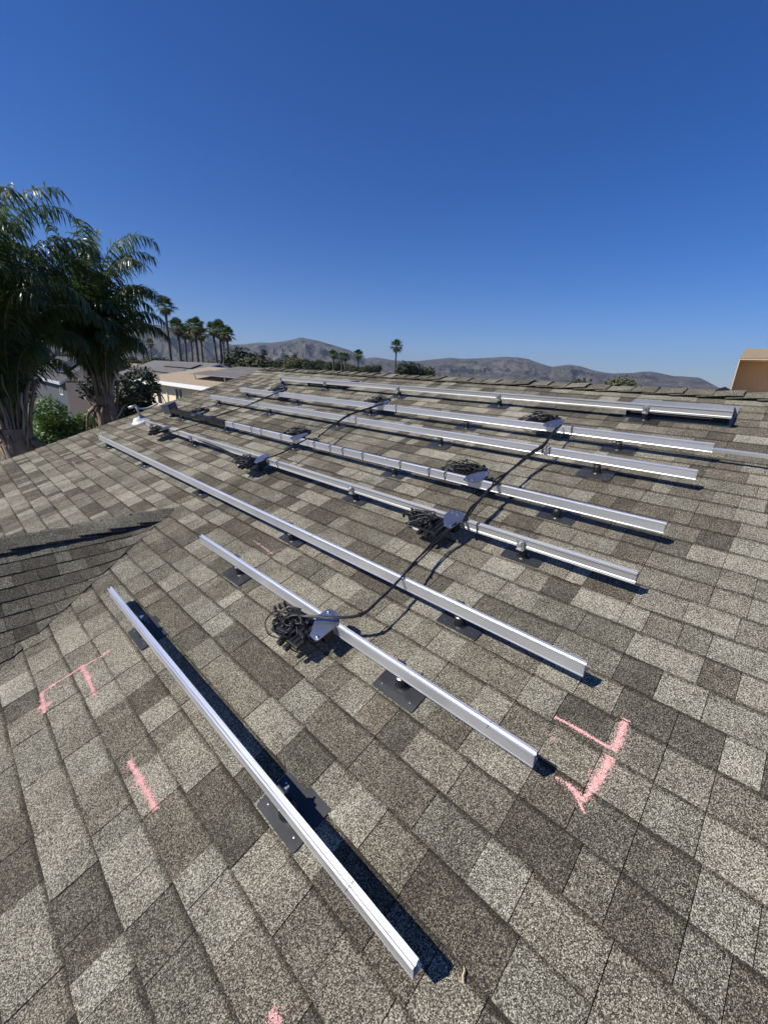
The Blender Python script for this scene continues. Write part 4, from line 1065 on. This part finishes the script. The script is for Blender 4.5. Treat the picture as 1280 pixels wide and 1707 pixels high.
for k, (px, py, D, pi_, cs, lab) in enumerate(FP):
    p = far((px, py), D); hh = (16, 13, 14)[pi_]
    L = lab if isinstance(lab, str) else FPL[lab]; G = None if isinstance(lab, str) else FPG[lab]
    scaled_tree(fp[pi_], usedp[pi_], (p.x, p.y, 0), cs*(1 if D < 200 else 1.25), k*1.3, L, 'palm tree', G, p.z/hh); usedp[pi_] = True

# --- broadleaf trees and cypresses in the distance
tp = [tree_proto('broadleaf_tree', 61, 9, 5.0, 3800, 'leaf_far', .30), tree_proto('broadleaf_tree', 62, 8, 4.6, 3800, 'leaf_olive', .30), tree_proto('broadleaf_tree', 63, 10, 6.0, 4200, 'leaf_dark', .34)]
cy = tree_proto('cypress_tree', 64, 12, 1.6, 2200, 'leaf_dark', .22, cone=True)
ut = [False]*3; uc_ = False
TR = []     # px of crown top, py of crown top, distance, kind, label, group
TR += [(413, 588, 75, 2, 'dark round tree beside the fan palm clump', None), (428, 600, 70, 1, 'olive green bushy tree beyond the tan roof ridge', None), (690, 608, 120, 2, 'dark round tree just beyond the ridge near the lone fan palm', None), (706, 611, 125, 0, 'smaller round tree beside the dark tree beyond the ridge', None)]
r4 = random.Random(12)
for k in range(24):
    px = 395+k*10+r4.uniform(-5, 5); hz = 589+.0493*px
    TR.append((px, hz-r4.uniform(4, 13)-(6 if 470 < px < 560 else 0), r4.uniform(140, 300), r4.choice((0, 0, 2, 1)), 'dark tree in the row beyond the ridge below the mountain', 'row of trees below the mountain'))
for k in range(26):
    px = 150+k*9.5+r4.uniform(-5, 5); hz = 589+.0493*px
    TR.append((px, hz-r4.uniform(-1, 8), r4.uniform(100, 260), r4.choice((0, 2, 1, 0)), 'distant tree among the houses around the fan palm clump', 'distant trees around the fan palms'))
TR += [(972, 631, 62, 0, 'leafy tree top showing behind the ridge below the mountains', None), (1016, 635, 60, 1, 'broad low tree top behind the ridge', None)]
for k in range(14):
    px = -160+k*22; hz = 589+.0493*px; TR.append((px, hz-r4.uniform(-2, 10), r4.uniform(70, 160), r4.choice((0, 2, 0)), 'distant tree hidden behind the big feathery palms', 'distant trees behind the feathery palms'))
for k, (px, py, D, t_, lab, G) in enumerate(TR):
    if G: lab = lab.replace('dark tree', 'tree').replace('tree', ('mid green tree', 'olive tree', 'dark spreading tree')[t_], 1)
    p = far((px, py), D); nat = (9*1.02, 8*1.02, 10*1.02)[t_]
    s = p.z/nat
    scaled_tree(tp[t_], ut[t_], (p.x, p.y, 0), s*r4.uniform(.8, 1.1), k*.77, lab, 'tree', G, s); ut[t_] = True
for k, (px, py, D) in enumerate(((718, 609, 130), (725, 611, 132), (733, 613, 134), (742, 619, 136), (766, 623, 140), (957, 632, 70), (966, 629, 72), (975, 627, 71), (985, 629, 73), (465, 598, 200), (530, 605, 200))):
    p = far((px, py), D); s = p.z/12.2
    G = 'cypresses beyond the ridge' if k < 5 else 'narrow conifers behind the ridge' if k < 9 else 'far cypresses below the highest mountain'
    scaled_tree(cy, uc_, (p.x, p.y, 0), s*.8, k, ('thin dark cypress beyond the ridge near the lone fan palm', 'narrow conifer tip showing behind the ridge', 'thin far cypress below the highest mountain')[0 if k < 5 else 1 if k < 9 else 2], 'cypress', G, s); uc_ = True

# --- far houses in the suburb
r5 = random.Random(21)
def small_house(px, D, w, d, ez_, rz_, wm, rm, label, rot_):
    p = far((px, 640), D); e = empty('far_house', (p.x, p.y, 0), (0, 0, rot_)); tag(e, label, 'house', 'houses of the suburb')
    mb = MB(); mb.box((-w/2, -d/2, 0), (w/2, d/2, ez_)); mb.build('wall', M[wm], e)
    mb = MB(); o_ = .5; h_ = d*.25
    P = [(-w/2-o_,-d/2-o_,ez_+.003),(w/2+o_,-d/2-o_,ez_+.003),(w/2+o_,d/2+o_,ez_+.003),(-w/2-o_,d/2+o_,ez_+.003),(0,-d/2+h_,rz_),(0,d/2-h_,rz_)]
    mb.add(P, [(3,2,1,0),(0,1,4),(1,2,5,4),(2,3,5),(3,0,4,5)]); mb.build('roof', M[rm], e)
    for yy in (-d*.25, d*.2): win(e, (-w/2, yy, ez_-1.2), 1.4, 1.2, '-x')
for k in range(16):
    px = 195+k*15+r5.uniform(-6, 6); rm = r5.choice(('roof_tan', 'roof_grey', 'roof_tan', 'roof_red', 'roof_grey'))
    nm = {'roof_tan': 'tan', 'roof_grey': 'grey', 'roof_red': 'red tiled'}[rm]
    D_ = r5.uniform(85, 190)
    small_house(px, D_, r5.uniform(9, 13), r5.uniform(12, 17), r5.uniform(4.3, 5.2), r5.uniform(6.4, 7.3), 'wall_far', rm, 'far suburban house with '+nm+' roof below the fan palms', r5.uniform(-.5, .5))

# ================================================================== HAZE
hz_m = bpy.data.materials.new('haze_air'); hz_m.use_nodes = True
N = hz_m.node_tree.nodes; N.remove(N['Principled BSDF'])
pv = N.new('ShaderNodeVolumePrincipled'); pv.inputs['Color'].default_value = (.62,.78,1,1); pv.inputs['Density'].default_value = 4.8e-5; pv.inputs['Anisotropy'].default_value = .2
hz_m.node_tree.links.new(pv.outputs[0], N['Material Output'].inputs['Volume'])
mb = MB(); mb.box((-16500, -16500, -4), (16500, 16500, 900)); o = mb.build('haze', hz_m); tag(o, kind='stuff')
